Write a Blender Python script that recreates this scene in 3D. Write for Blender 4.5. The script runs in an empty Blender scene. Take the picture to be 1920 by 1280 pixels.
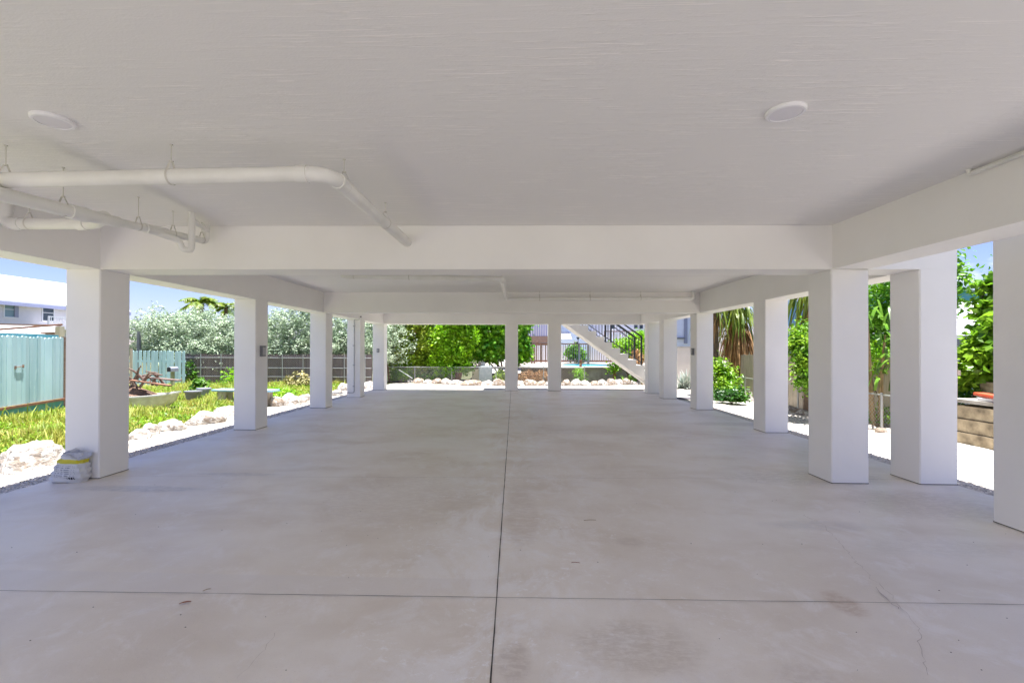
import bpy, math, random
import numpy as np
from mathutils import Matrix, Vector
rad = math.radians
scn = bpy.context.scene
COL = scn.collection
random.seed(7)

# ------------------------------------------------------------------ camera
F, CX, CY, YAW, PIT, ROL = 855.5167, 936.4281, 650.2913, 0.0345, 0.0049, -0.0025   # in pixels of a 1920 wide frame / radians
cam_d = bpy.data.cameras.new("camera")
cam = bpy.data.objects.new("camera", cam_d); COL.objects.link(cam)
RM = (Matrix.Rotation(YAW, 3, 'Z') @ Matrix.Rotation(PIT, 3, 'X') @ Matrix.Rotation(ROL, 3, 'Y'))
cam.matrix_world = Matrix.Translation((0, 0, 1.5)) @ (RM @ Matrix.Rotation(rad(90), 3, 'X')).to_4x4()
cam_d.sensor_width = 36; cam_d.lens = F / 1920 * 36
cam_d.shift_x = (960 - CX) / 1920; cam_d.shift_y = (CY - 640) / 1920
cam_d.clip_start = 0.05; cam_d.clip_end = 2000
scn.camera = cam

# ------------------------------------------------------------------ world, sun, exposure
SUN_EL, SUN_AZ = 84.0, 107.0      # azimuth measured from +Y (ahead of the camera) towards +X
w = bpy.data.worlds.new("World"); scn.world = w; w.use_nodes = True
nt = w.node_tree; nt.nodes.clear()
sky = nt.nodes.new('ShaderNodeTexSky'); sky.sky_type = 'NISHITA'; sky.sun_disc = False
sky.sun_elevation = rad(SUN_EL); sky.sun_rotation = rad(SUN_AZ)
sky.air_density = 1.0; sky.dust_density = 0.2; sky.ozone_density = 3.0
bg = nt.nodes.new('ShaderNodeBackground'); bg.inputs[1].default_value = 0.052
wo = nt.nodes.new('ShaderNodeOutputWorld')
tc = nt.nodes.new('ShaderNodeTexCoord'); mp = nt.nodes.new('ShaderNodeMapping'); mp.inputs['Scale'].default_value = (2.2, 2.2, 6.0)
cn = nt.nodes.new('ShaderNodeTexNoise'); cn.inputs['Scale'].default_value = 2.3; cn.inputs['Detail'].default_value = 8; cn.inputs['Roughness'].default_value = .58
cr = nt.nodes.new('ShaderNodeValToRGB'); cr.color_ramp.elements[0].position = .60; cr.color_ramp.elements[1].position = .76
mx = nt.nodes.new('ShaderNodeMix'); mx.data_type = 'RGBA'; mx.inputs['B'].default_value = (9.5, 9.8, 10.4, 1)
L = nt.links.new
L(tc.outputs['Generated'], mp.inputs[0]); L(mp.outputs[0], cn.inputs['Vector']); L(cn.outputs['Fac'], cr.inputs[0])
tn = nt.nodes.new('ShaderNodeMix'); tn.data_type = 'RGBA'; tn.blend_type = 'MULTIPLY'; tn.inputs['Factor'].default_value = 1; tn.inputs['B'].default_value = (.98, .90, 1.22, 1)
L(sky.outputs[0], tn.inputs['A']); L(cr.outputs[0], mx.inputs['Factor']); L(tn.outputs['Result'], mx.inputs['A']); L(mx.outputs['Result'], bg.inputs[0]); L(bg.outputs[0], wo.inputs[0])
sd = bpy.data.lights.new("sun", 'SUN'); sd.energy = 4.8; sd.angle = rad(0.5); sd.color = (1, .985, .96)
so = bpy.data.objects.new("sun", sd); COL.objects.link(so)
_v = Vector((math.sin(rad(SUN_AZ)) * math.cos(rad(SUN_EL)), math.cos(rad(SUN_AZ)) * math.cos(rad(SUN_EL)), math.sin(rad(SUN_EL))))
so.rotation_euler = _v.to_track_quat('Z', 'Y').to_euler(); so.location = (0, 0, 30)
scn.view_settings.view_transform = 'Standard'; scn.view_settings.look = 'None'
scn.view_settings.exposure = 1.68; scn.view_settings.gamma = 1.0
scn.render.engine = 'CYCLES'
cy = scn.cycles
cy.max_bounces = 14; cy.diffuse_bounces = 10; cy.glossy_bounces = 3; cy.transmission_bounces = 4; cy.transparent_max_bounces = 8
cy.use_denoising = True; cy.sample_clamp_indirect = 8

# ------------------------------------------------------------------ pixel -> point of the place (1920 x 1280 frame)
def ray(x, y): return RM @ Vector(((x - CX) / F, 1, (CY - y) / F))
def onz(x, y, z=0.0): d = ray(x, y); return Vector((0, 0, 1.5)) + d * ((z - 1.5) / d.z)
def ony(x, y, Y): d = ray(x, y); return Vector((0, 0, 1.5)) + d * (Y / d.y)
def onx(x, y, X): d = ray(x, y); return Vector((0, 0, 1.5)) + d * (X / d.x)
def pix(p):
    q = RM.transposed() @ (Vector(p) - Vector((0, 0, 1.5)))
    return (CX + F * q.x / q.y, CY - F * q.z / q.y) if q.y > .1 else (-9999, 0)

# ------------------------------------------------------------------ materials
def mat(name, col, rough=.6, var=None, scale=3.0, vfac=.5, bump=0, bscale=60, stretch=(1, 1, 1), metallic=0, detail=6, fine=None, bdist=.01, trans=0, coords='Object', spec=.5, lo=.35, hi=.65, island=False, isl=(.6, 1.4)):
    m = bpy.data.materials.new(name); m.use_nodes = True; t = m.node_tree; n = t.nodes; l = t.links.new
    b = n['Principled BSDF']; b.inputs['Roughness'].default_value = rough; b.inputs['Metallic'].default_value = metallic
    b.inputs['Specular IOR Level'].default_value = spec
    b.inputs['Base Color'].default_value = (*col, 1)
    c = n.new('ShaderNodeTexCoord'); mpn = n.new('ShaderNodeMapping'); mpn.inputs['Scale'].default_value = stretch
    l(c.outputs[coords], mpn.inputs[0])
    out = None
    if var is not None:
        no = n.new('ShaderNodeTexNoise'); no.inputs['Scale'].default_value = scale; no.inputs['Detail'].default_value = detail
        l(mpn.outputs[0], no.inputs['Vector'])
        r = n.new('ShaderNodeMapRange'); r.inputs[1].default_value = lo; r.inputs[2].default_value = hi; r.inputs[4].default_value = vfac * 2 if vfac < .5 else 1
        l(no.outputs['Fac'], r.inputs[0])
        mxn = n.new('ShaderNodeMix'); mxn.data_type = 'RGBA'; mxn.inputs['A'].default_value = (*col, 1); mxn.inputs['B'].default_value = (*var, 1)
        l(r.outputs[0], mxn.inputs['Factor']); out = mxn.outputs['Result']
    if fine is not None:      # (colour, noise scale, lo, hi)
        no = n.new('ShaderNodeTexNoise'); no.inputs['Scale'].default_value = fine[1]; no.inputs['Detail'].default_value = 4
        l(mpn.outputs[0], no.inputs['Vector'])
        r = n.new('ShaderNodeMapRange'); r.inputs[1].default_value = fine[2]; r.inputs[2].default_value = fine[3]
        l(no.outputs['Fac'], r.inputs[0])
        mxn = n.new('ShaderNodeMix'); mxn.data_type = 'RGBA'; mxn.inputs['B'].default_value = (*fine[0], 1)
        if out: l(out, mxn.inputs['A'])
        else: mxn.inputs['A'].default_value = (*col, 1)
        l(r.outputs[0], mxn.inputs['Factor']); out = mxn.outputs['Result']
    if island:
        g = n.new('ShaderNodeNewGeometry'); hs = n.new('ShaderNodeHueSaturation')
        r = n.new('ShaderNodeMapRange'); r.inputs[3].default_value = isl[0]; r.inputs[4].default_value = isl[1]
        l(g.outputs['Random Per Island'], r.inputs[0]); l(r.outputs[0], hs.inputs['Value'])
        if out: l(out, hs.inputs['Color'])
        else: hs.inputs['Color'].default_value = (*col, 1)
        out = hs.outputs['Color']
    if out: l(out, b.inputs['Base Color'])
    if bump:
        bn = n.new('ShaderNodeTexNoise'); bn.inputs['Scale'].default_value = bscale; bn.inputs['Detail'].default_value = 5
        l(mpn.outputs[0], bn.inputs['Vector'])
        bu = n.new('ShaderNodeBump'); bu.inputs['Strength'].default_value = bump; bu.inputs['Distance'].default_value = bdist
        l(bn.outputs['Fac'], bu.inputs['Height']); l(bu.outputs[0], b.inputs['Normal'])
    if trans:
        tr = n.new('ShaderNodeBsdfTranslucent'); ms = n.new('ShaderNodeMixShader'); ms.inputs[0].default_value = trans
        if out: l(out, tr.inputs[0])
        else: tr.inputs[0].default_value = (*col, 1)
        l(b.outputs[0], ms.inputs[1]); l(tr.outputs[0], ms.inputs[2]); l(ms.outputs[0], n['Material Output'].inputs[0])
    return m

def ceiling_mat():
    m = bpy.data.materials.new('stucco_ceiling'); m.use_nodes = True; t = m.node_tree; n = t.nodes; l = t.links.new
    b = n['Principled BSDF']; b.inputs['Roughness'].default_value = .55
    c = n.new('ShaderNodeTexCoord')
    def noise(sc, s, det=4, dist=0):
        mp_ = n.new('ShaderNodeMapping'); mp_.inputs['Scale'].default_value = sc; mp_.inputs['Rotation'].default_value = (0, 0, rad(2)); l(c.outputs['Object'], mp_.inputs[0])
        q = n.new('ShaderNodeTexNoise'); q.inputs['Scale'].default_value = s; q.inputs['Detail'].default_value = det; q.inputs['Distortion'].default_value = dist; l(mp_.outputs[0], q.inputs['Vector']); return q.outputs['Fac']
    def rng(x, a, b_, c0=0, c1=1):
        r = n.new('ShaderNodeMapRange'); r.inputs[1].default_value = a; r.inputs[2].default_value = b_; r.inputs[3].default_value = c0; r.inputs[4].default_value = c1; l(x, r.inputs[0]); return r.outputs[0]
    def math_(op, a, b_):
        q = n.new('ShaderNodeMath'); q.operation = op
        for i, v in enumerate((a, b_)):
            if isinstance(v, (int, float)): q.inputs[i].default_value = v
            else: l(v, q.inputs[i])
        return q.outputs[0]
    ridges = rng(noise((.85, 38, 1), 3.0, 5, .35), .57, .615)         # brush ridges running across the ceiling
    gate = rng(noise((1, 1, 1), 2.2, 3), .40, .66)
    ridges = math_('MULTIPLY', ridges, gate)
    broad = noise((1, 7, 1), 6, 4)
    grain = noise((1, 2, 1), 70, 3)
    patch = rng(noise((1, 1, 1), .9, 3), .4, .65, .15, 1)
    h = math_('ADD', math_('MULTIPLY', ridges, 1.4), math_('MULTIPLY', patch, math_('ADD', math_('MULTIPLY', broad, .4), math_('MULTIPLY', grain, .45))))
    bu = n.new('ShaderNodeBump'); bu.inputs['Strength'].default_value = .5; bu.inputs['Distance'].default_value = .007
    l(h, bu.inputs['Height']); l(bu.outputs[0], b.inputs['Normal'])
    mx1 = n.new('ShaderNodeMix'); mx1.data_type = 'RGBA'; mx1.inputs['A'].default_value = (.80, .785, .77, 1); mx1.inputs['B'].default_value = (.95, .92, .90, 1)
    l(ridges, mx1.inputs['Factor'])
    l(mx1.outputs['Result'], b.inputs['Base Color'])
    return m

def floor_mat():
    m = bpy.data.materials.new('worn_concrete_floor'); m.use_nodes = True; t = m.node_tree; n = t.nodes; l = t.links.new
    b = n['Principled BSDF']; b.inputs['Specular IOR Level'].default_value = .5
    c = n.new('ShaderNodeTexCoord')
    sep = n.new('ShaderNodeSeparateXYZ'); l(c.outputs['Object'], sep.inputs[0])
    def noise(sc, s, det=6, rough=.6, dist=0, off=0):
        mp_ = n.new('ShaderNodeMapping'); mp_.inputs['Scale'].default_value = sc; mp_.inputs['Location'].default_value = (off, off, off); l(c.outputs['Object'], mp_.inputs[0])
        q = n.new('ShaderNodeTexNoise'); q.inputs['Scale'].default_value = s; q.inputs['Detail'].default_value = det; q.inputs['Roughness'].default_value = rough; q.inputs['Distortion'].default_value = dist; l(mp_.outputs[0], q.inputs['Vector']); return q.outputs['Fac']
    def rng(x, a, b_, c0=0, c1=1):
        r = n.new('ShaderNodeMapRange'); r.inputs[1].default_value = a; r.inputs[2].default_value = b_; r.inputs[3].default_value = c0; r.inputs[4].default_value = c1; r.interpolation_type = 'SMOOTHSTEP'; l(x, r.inputs[0]); return r.outputs[0]
    def M(op, a, b_=0.0):
        q = n.new('ShaderNodeMath'); q.operation = op
        for i, v in enumerate((a, b_)):
            if isinstance(v, (int, float)): q.inputs[i].default_value = v
            else: l(v, q.inputs[i])
        return q.outputs[0]
    def mix(fac, a, b_):
        q = n.new('ShaderNodeMix'); q.data_type = 'RGBA'; l(fac, q.inputs['Factor'])
        for k, v in (('A', a), ('B', b_)):
            if isinstance(v, tuple): q.inputs[k].default_value = (*v, 1)
            else: l(v, q.inputs[k])
        return q.outputs['Result']
    base = mix(rng(noise((1, 1, 1), .55, 5), .35, .65), (.75, .685, .605), (.84, .795, .735))
    base = mix(rng(noise((.8, 1.3, 1), 1.2, 5, .55, .3), .43, .72, 0, .6), base, (.63, .55, .455))     # trowel sweeps
    base = mix(rng(noise((1, 1, 1), 3.2, 9, .72, .4, 5), .50, .68, 0, .7), base, (.84, .80, .765))
    # lime bloom either side of the lengthwise joint
    dx = M('ABSOLUTE', M('ADD', sep.outputs[0], .05))
    near = rng(dx, .05, 1.25, 1, 0)
    bloom = M('MULTIPLY', near, rng(noise((1.2, .8, 1), 2.1, 10, .74, .6, 2), .46, .62, 0, .85))
    base = mix(bloom, base, (.86, .84, .82))
    spk = M('MULTIPLY', rng(dx, .1, 2.2, 1, 0), M('MULTIPLY', rng(noise((1, 1, 1), 2.4, 5, .6, .5, 21), .47, .60), rng(noise((1, 1.3, 1), 16, 9, .8, .4, 31), .53, .62, 0, .8)))
    base = mix(spk, base, (.93, .92, .92))
    bl2 = M('MULTIPLY', rng(noise((1, 1.4, 1), 1.1, 4, .5, 0, 9), .52, .62), rng(noise((1, 1, 1), 9, 8, .8, .5, 3), .57, .66, 0, .6))
    base = mix(bl2, base, (.84, .82, .81))
    # stains: (x, y, rx, ry, strength, colour)
    wob = M('MULTIPLY', M('SUBTRACT', noise((1, 1, 1), 4.5, 6, .7), .5), .9)
    brk = rng(noise((1.6, 3.5, 1), 7, 8, .75, .3, 11), .36, .60, .25, 1)
    for (x, y, rx, ry, s, colr) in ((.62, 2.35, .36, .24, .55, (0.53, 0.46, 0.38)), (-.0, 2.2, .09, .18, .5, (0.46, 0.38, 0.32)), (.06, 4.2, .16, .9, .45, (0.56, 0.48, 0.41)),
            (1.95, 2.78, .10, .16, .6, (0.51, 0.38, 0.28)), (3.5, 5.5, 1.1, .35, .5, (0.47, 0.42, 0.37)), (4.0, 4.6, .7, .5, .45, (0.47, 0.42, 0.37)), (3.2, 3.6, .7, .2, .25, (0.51, 0.46, 0.41)),
            (-4.0, 4.75, .75, .12, .55, (0.42, 0.41, 0.41)), (-3.3, 5.35, .6, .07, .4, (0.42, 0.41, 0.41)), (.9, 3.6, .12, .1, .35, (0.51, 0.43, 0.37)), (-1.2, 4.6, .9, .9, .35, (0.55, 0.48, 0.43)),
            (-1.4, 7.4, .7, .6, .45, (0.79, 0.76, 0.74)), (1.6, 8.6, 2.0, .5, .35, (0.51, 0.44, 0.38)), (4.3, 9.4, .9, .25, .5, (0.48, 0.43, 0.38)), (4.2, 12.6, .9, .3, .5, (0.48, 0.43, 0.38)), (3.1, 14.0, .7, .25, .4, (0.46, 0.42, 0.38)), (1.35, 2.15, .16, .10, .35, (0.51, 0.44, 0.38)), (2.6, 4.0, .5, .12, .3, (.5, .5, .53))):
        ex = M('POWER', M('DIVIDE', M('SUBTRACT', sep.outputs[0], x), rx), 2); ey = M('POWER', M('DIVIDE', M('SUBTRACT', sep.outputs[1], y), ry), 2)
        d = M('ADD', M('SQRT', M('ADD', ex, ey)), wob)
        base = mix(M('MULTIPLY', rng(d, .55, 1.15, s, 0), brk), base, colr)
    # a faint lighter pour strip just behind the cross joint
    st = M('MULTIPLY', rng(M('ABSOLUTE', M('SUBTRACT', sep.outputs[1], 2.86)), .11, .135, 1, 0), rng(sep.outputs[0], -.6, .1, .45, 0))
    base = mix(st, base, (.72, .68, .65))
    fine = noise((1, 1, 1), 120, 3)
    base = mix(rng(fine, .58, .75, 0, .25), base, (.33, .30, .28))
    hs = n.new('ShaderNodeHueSaturation'); hs.inputs['Value'].default_value = 1.0; l(base, hs.inputs['Color'])
    l(hs.outputs[0], b.inputs['Base Color'])
    l(rng(noise((1, 1, 1), 1.7, 5), .35, .7, .36, .5), b.inputs['Roughness'])
    bu = n.new('ShaderNodeBump'); bu.inputs['Strength'].default_value = .25; bu.inputs['Distance'].default_value = .004
    l(M('ADD', noise((1, 1, 1), 60, 6), noise((1, 4, 1), 5, 6)), bu.inputs['Height']); l(bu.outputs[0], b.inputs['Normal'])
    return m

def gravel_mat():
    m = bpy.data.materials.new('pea_gravel'); m.use_nodes = True; t = m.node_tree; n = t.nodes; l = t.links.new
    b = n['Principled BSDF']; b.inputs['Roughness'].default_value = .9
    c = n.new('ShaderNodeTexCoord')
    v = n.new('ShaderNodeTexVoronoi'); v.inputs['Scale'].default_value = 42; l(c.outputs['Object'], v.inputs['Vector'])
    r = n.new('ShaderNodeValToRGB'); e = r.color_ramp.elements
    e[0].position = 0; e[0].color = (.34, .31, .27, 1); e[1].position = 1; e[1].color = (.74, .70, .64, 1)
    x = e.new(.5); x.color = (.58, .53, .46, 1); x = e.new(.12); x.color = (.30, .29, .28, 1)
    sp = n.new('ShaderNodeSeparateColor'); l(v.outputs['Color'], sp.inputs[0]); l(sp.outputs[0], r.inputs[0])
    no = n.new('ShaderNodeTexNoise'); no.inputs['Scale'].default_value = 1.1; no.inputs['Detail'].default_value = 6; l(c.outputs['Object'], no.inputs['Vector'])
    rr = n.new('ShaderNodeMapRange'); rr.inputs[1].default_value = .48; rr.inputs[2].default_value = .7; rr.inputs[4].default_value = .6; l(no.outputs['Fac'], rr.inputs[0])
    mxn = n.new('ShaderNodeMix'); mxn.data_type = 'RGBA'; mxn.inputs['B'].default_value = (.62, .49, .37, 1); l(rr.outputs[0], mxn.inputs['Factor']); l(r.outputs[0], mxn.inputs['A'])
    l(mxn.outputs['Result'], b.inputs['Base Color'])
    bu = n.new('ShaderNodeBump'); bu.inputs['Strength'].default_value = .9; bu.inputs['Distance'].default_value = .012; bu.invert = True
    l(v.outputs['Distance'], bu.inputs['Height']); l(bu.outputs[0], b.inputs['Normal'])
    return m

def sack_mat():
    # printed sack: yellow band round the top, rows of small print and one bold dark line
    m = bpy.data.materials.new('printed_sack'); m.use_nodes = True; t = m.node_tree; n = t.nodes; l = t.links.new
    b = n['Principled BSDF']; b.inputs['Roughness'].default_value = .5
    c = n.new('ShaderNodeTexCoord'); sep = n.new('ShaderNodeSeparateXYZ'); l(c.outputs['Object'], sep.inputs[0])
    def M(op, a, b_=0.0, c_=None):
        q = n.new('ShaderNodeMath'); q.operation = op
        for i, v in enumerate((a, b_) if c_ is None else (a, b_, c_)):
            if isinstance(v, (int, float)): q.inputs[i].default_value = v
            else: l(v, q.inputs[i])
        return q.outputs[0]
    def band(x, a, b_): return M('MULTIPLY', M('GREATER_THAN', x, a), M('LESS_THAN', x, b_))
    def mix(fac, a, b_):
        q = n.new('ShaderNodeMix'); q.data_type = 'RGBA'; l(fac, q.inputs['Factor'])
        for k, v in (('A', a), ('B', b_)):
            if isinstance(v, tuple): q.inputs[k].default_value = (*v, 1)
            else: l(v, q.inputs[k])
        return q.outputs['Result']
    no = n.new('ShaderNodeTexNoise'); no.inputs['Scale'].default_value = 7; l(c.outputs['Object'], no.inputs['Vector'])
    base = mix(no.outputs['Fac'], (.74, .74, .74), (.50, .50, .51))
    X, Y, Z = sep.outputs
    zz = M('ADD', Z, M('MULTIPLY', X, .05))
    base = mix(band(zz, .225, .268), base, (.66, .58, .03))
    front = M('LESS_THAN', Y, .02)
    mpn = n.new('ShaderNodeMapping'); mpn.inputs['Scale'].default_value = (70, 1, 3); l(c.outputs['Object'], mpn.inputs[0])
    n2 = n.new('ShaderNodeTexNoise'); n2.inputs['Scale'].default_value = 1.2; n2.inputs['Detail'].default_value = 2; l(mpn.outputs[0], n2.inputs['Vector'])
    words = M('GREATER_THAN', n2.outputs['Fac'], .47)
    rows = M('LESS_THAN', M('FRACT', M('MULTIPLY', zz, 46)), .42)
    txt = M('MULTIPLY', M('MULTIPLY', rows, words), M('MULTIPLY', front, M('MULTIPLY', band(zz, .07, .20), band(X, -.11, .10))))
    base = mix(M('MULTIPLY', txt, .85), base, (.13, .14, .18))
    n3 = n.new('ShaderNodeTexNoise'); n3.inputs['Scale'].default_value = 2.0; l(mpn.outputs[0], n3.inputs['Vector'])
    bold = M('MULTIPLY', M('MULTIPLY', band(zz, .05, .078), band(X, .03, .115)), M('MULTIPLY', front, M('GREATER_THAN', n3.outputs['Fac'], .42)))
    base = mix(bold, base, (.02, .02, .03))
    l(base, b.inputs['Base Color'])
    bn = n.new('ShaderNodeTexNoise'); bn.inputs['Scale'].default_value = 22; bn.inputs['Detail'].default_value = 5; l(c.outputs['Object'], bn.inputs['Vector'])
    bu = n.new('ShaderNodeBump'); bu.inputs['Strength'].default_value = .35; bu.inputs['Distance'].default_value = .012
    l(bn.outputs['Fac'], bu.inputs['Height']); l(bu.outputs[0], b.inputs['Normal'])
    return m

def siding_mat(name, col, pitch=.15, axis=2, rough=.5, depth=.6):
    m = bpy.data.materials.new(name); m.use_nodes = True; t = m.node_tree; n = t.nodes; l = t.links.new
    b = n['Principled BSDF']; b.inputs['Roughness'].default_value = rough
    c = n.new('ShaderNodeTexCoord'); sep = n.new('ShaderNodeSeparateXYZ'); l(c.outputs['Object'], sep.inputs[0])
    q = n.new('ShaderNodeMath'); q.operation = 'MULTIPLY'; q.inputs[1].default_value = 1 / pitch; l(sep.outputs[axis], q.inputs[0])
    fr = n.new('ShaderNodeMath'); fr.operation = 'FRACT'; l(q.outputs[0], fr.inputs[0])
    bu = n.new('ShaderNodeBump'); bu.inputs['Strength'].default_value = depth; bu.inputs['Distance'].default_value = .03; bu.invert = True
    l(fr.outputs[0], bu.inputs['Height']); l(bu.outputs[0], b.inputs['Normal'])
    no = n.new('ShaderNodeTexNoise'); no.inputs['Scale'].default_value = 2.5; l(c.outputs['Object'], no.inputs['Vector'])
    mxn = n.new('ShaderNodeMix'); mxn.data_type = 'RGBA'; mxn.inputs['A'].default_value = (*col, 1); mxn.inputs['B'].default_value = (*[v * .85 for v in col], 1); l(no.outputs['Fac'], mxn.inputs['Factor'])
    l(mxn.outputs['Result'], b.inputs['Base Color'])
    return m

def block_mat():
    m = bpy.data.materials.new('concrete_block'); m.use_nodes = True; t = m.node_tree; n = t.nodes; l = t.links.new
    b = n['Principled BSDF']; b.inputs['Roughness'].default_value = .9
    c = n.new('ShaderNodeTexCoord')
    no = n.new('ShaderNodeTexNoise'); no.inputs['Scale'].default_value = 6; no.inputs['Detail'].default_value = 8; l(c.outputs['Object'], no.inputs['Vector'])
    r = n.new('ShaderNodeValToRGB'); r.color_ramp.elements[0].position = .3; r.color_ramp.elements[0].color = (.17, .135, .09, 1); r.color_ramp.elements[1].position = .65; r.color_ramp.elements[1].color = (.50, .41, .28, 1)
    l(no.outputs['Fac'], r.inputs[0]); l(r.outputs[0], b.inputs['Base Color'])
    bu = n.new('ShaderNodeBump'); bu.inputs['Strength'].default_value = .6; bu.inputs['Distance'].default_value = .02; l(no.outputs['Fac'], bu.inputs['Height']); l(bu.outputs[0], b.inputs['Normal'])
    return m

M = {}
M['paint'] = mat('white_painted_stucco', (.88, .862, .842), .5, (.84, .82, .80), 1.2, .5, .22, 16, bdist=.006)
M['ceiling'] = ceiling_mat(); M['floor'] = floor_mat(); M['gravel'] = gravel_mat(); M['sack'] = sack_mat()
M['pvc'] = mat('pvc_white', (.80, .79, .76), .35, (.74, .73, .69), 4)
M['strap'] = mat('pipe_strap_metal', (.60, .58, .53), .5)
M['lamp'] = mat('lamp_trim', (.82, .81, .83), .35); M['diff'] = mat('lamp_diffuser', (.72, .70, .74), .45)
M['joint'] = mat('joint_dirt', (.05, .045, .04), .9, (.10, .085, .07), 9); M['crack'] = mat('crack_dirt', (.34, .28, .23), .9, (.62, .56, .50), 12)
M['ground'] = mat('dry_soil', (.11, .09, .05), .95, (.07, .10, .03), 1.5, .5, .6, 30, bdist=.05)
M['weedsoil'] = mat('weedy_soil', (.15, .19, .04), .95, (.24, .19, .08), 2.5, .5, .6, 40, bdist=.05)
M['rock'] = mat('limestone', (.40, .36, .32), .9, (.24, .19, .15), 5, .5, 1, 14, bdist=.06, fine=((.56, .535, .50), 11, .46, .6))
M['rockb'] = mat('tan_limestone', (.33, .26, .20), .9, (.20, .15, .11), 5, .5, 1, 14, bdist=.06, fine=((.42, .38, .35), 9, .52, .62))
M['pebble'] = mat('pebble', (.82, .78, .72), .85, (.58, .53, .48), 19, island=True)
M['grass'] = mat('weed_green', (.20, .33, .02), .6, (.44, .40, .09), 2.2, .5, trans=.35, island=True)
M['teal'] = mat('faded_teal_paint', (.40, .61, .66), .7, (.50, .70, .75), 3, .5, .5, 12, stretch=(1, 1, .15), fine=((.55, .74, .74), 24, .60, .7), island=True, isl=(.86, 1.12))
M['tealdark'] = mat('deep_teal_paint', (.10, .34, .42), .7, (.15, .42, .48), 5)
M['rust'] = mat('rusty_wood', (.30, .13, .07), .85, (.18, .10, .07), 7)
M['brown'] = mat('weathered_brown_timber', (.22, .13, .09), .85, (.32, .22, .17), 5, stretch=(1, 1, 6))
M['redwood'] = mat('stained_redwood', (.30, .14, .08), .75, (.20, .09, .05), 6)
M['grey_wood'] = mat('silvered_board', (.56, .48, .39), .9, (.38, .31, .24), 6, .5, .6, 30, stretch=(4, 4, .35), fine=((.09, .07, .05), 9, .62, .72))
M['reed'] = mat('brown_reed_screen', (.12, .09, .09), .9, (.22, .16, .145), 30, .5, stretch=(1, 1, .05))
M['galv'] = mat('galvanised_steel', (.42, .43, .43), .4, metallic=.6)
M['black'] = mat('black_iron', (.015, .016, .02), .4)
M['grey_plastic'] = mat('grey_plastic', (.20, .20, .22), .5); M['lightgrey'] = mat('light_grey_plate', (.42, .42, .43), .5)
M['roofw'] = siding_mat('white_metal_roof', (.80, .80, .80), .3, 0, .35, .3)
M['roofw2'] = siding_mat('white_corrugated_roof', (.78, .78, .78), .2, 0, .4, .5)
M['cream'] = siding_mat('cream_siding', (.80, .76, .76), .18)
M['bluehouse'] = siding_mat('blue_siding', (.20, .42, .56), .14); M['paleblue'] = siding_mat('pale_blue_siding', (.78, .90, .98), .18)
M['whitewall'] = siding_mat('white_siding', (.84, .86, .92), .2); M['tealroof'] = mat('teal_roof', (.10, .40, .48), .4)
M['white'] = mat('white_trim', (.78, .78, .80), .5); M['glass'] = mat('window_glass', (.03, .05, .07), .08, spec=.8)
M['curtain'] = mat('window_curtain', (.22, .32, .36), .5)
M['shutter'] = mat('grey_shutter', (.30, .31, .40), .5)
M['lavender'] = siding_mat('lavender_shutter_wall', (.48, .50, .72), .2, 0)
M['tan'] = siding_mat('tan_block_wall', (.60, .55, .49), .2, 2, .8, .5)
M['block'] = block_mat(); M['blockface'] = mat('grey_concrete_slab', (.42, .40, .37), .85, (.30, .28, .25), 4, bump=.4, bscale=20)
M['pool'] = mat('pool_water', (.04, .34, .62), .15, (.10, .48, .72), 3, spec=.7)
M['deck'] = mat('pool_deck', (.34, .30, .25), .8, (.26, .22, .18), 3)
M['bounce_pale'] = mat('pale_bounce_ground', (.60, .57, .52), .8, (.50, .47, .42), 2)  # light tone for the added bounce sheet at the back houses
M['stairm'] = mat('stair_render', (.72, .70, .67), .6, (.66, .64, .60), 2)
M['bark'] = mat('bark', (.20, .13, .09), .9, (.11, .08, .06), 12, bump=.6, bscale=30); M['redbark'] = mat('reddish_bark', (.28, .13, .075), .85, (.18, .09, .06), 9)
M['lf_silver'] = mat('silver_leaf', (.27, .37, .23), .5, (.58, .66, .48), 2.6, .5, trans=.2, island=True)
M['lf_green'] = mat('mid_green_leaf', (.08, .25, .015), .4, (.22, .44, .02), 1.6, .5, trans=.4, island=True)
M['lf_bright'] = mat('bright_green_leaf', (.15, .40, .012), .4, (.36, .60, .02), 1.6, .5, trans=.45, island=True)
M['lf_dark'] = mat('dark_green_leaf', (.022, .095, .018), .35, (.07, .20, .015), 1.6, .5, trans=.35, island=True)
M['lf_glossy'] = mat('glossy_round_leaf', (.07, .30, .02), .3, (.30, .58, .03), 2.4, .5, trans=.4, island=True)
M['lf_lime'] = mat('lime_leaf', (.10, .27, .015), .4, (.32, .50, .03), 3.5, .5, trans=.4, island=True)
M['lf_olive'] = mat('yellow_green_leaf', (.22, .40, .02), .5, (.46, .54, .05), 1.3, .5, trans=.45, island=True, fine=((.30, .17, .06), 2.2, .62, .68))
M['lf_sea'] = mat('broad_lime_leaf', (.12, .30, .015), .35, (.27, .44, .03), 2.5, .5, trans=.45, island=True)
M['straw'] = mat('straw_leaf', (.42, .34, .16), .7, (.30, .30, .10), 3, island=True)
M['strapleaf'] = mat('strap_leaf', (.10, .25, .03), .4, (.22, .36, .05), 3, .5, trans=.4, island=True)
M['palm'] = mat('palm_leaf', (.11, .22, .02), .45, (.28, .33, .04), 2, .5, trans=.4, island=True)
M['deadfrond'] = mat('dead_frond', (.50, .30, .14), .8, (.32, .17, .07), 6, .5, trans=.2, island=True)
M['stalk'] = mat('bare_stalk', (.36, .24, .12), .8, (.22, .17, .07), 9)
M['drift'] = mat('driftwood', (.16, .10, .08), .9, (.28, .20, .17), 9)
M['hull'] = mat('chalky_hull', (.70, .70, .68), .6, (.52, .50, .46), 5)
M['red'] = mat('orange_red_plastic', (.65, .10, .04), .5); M['dryleaf'] = mat('dry_leaf', (.26, .08, .03), .8)
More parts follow.
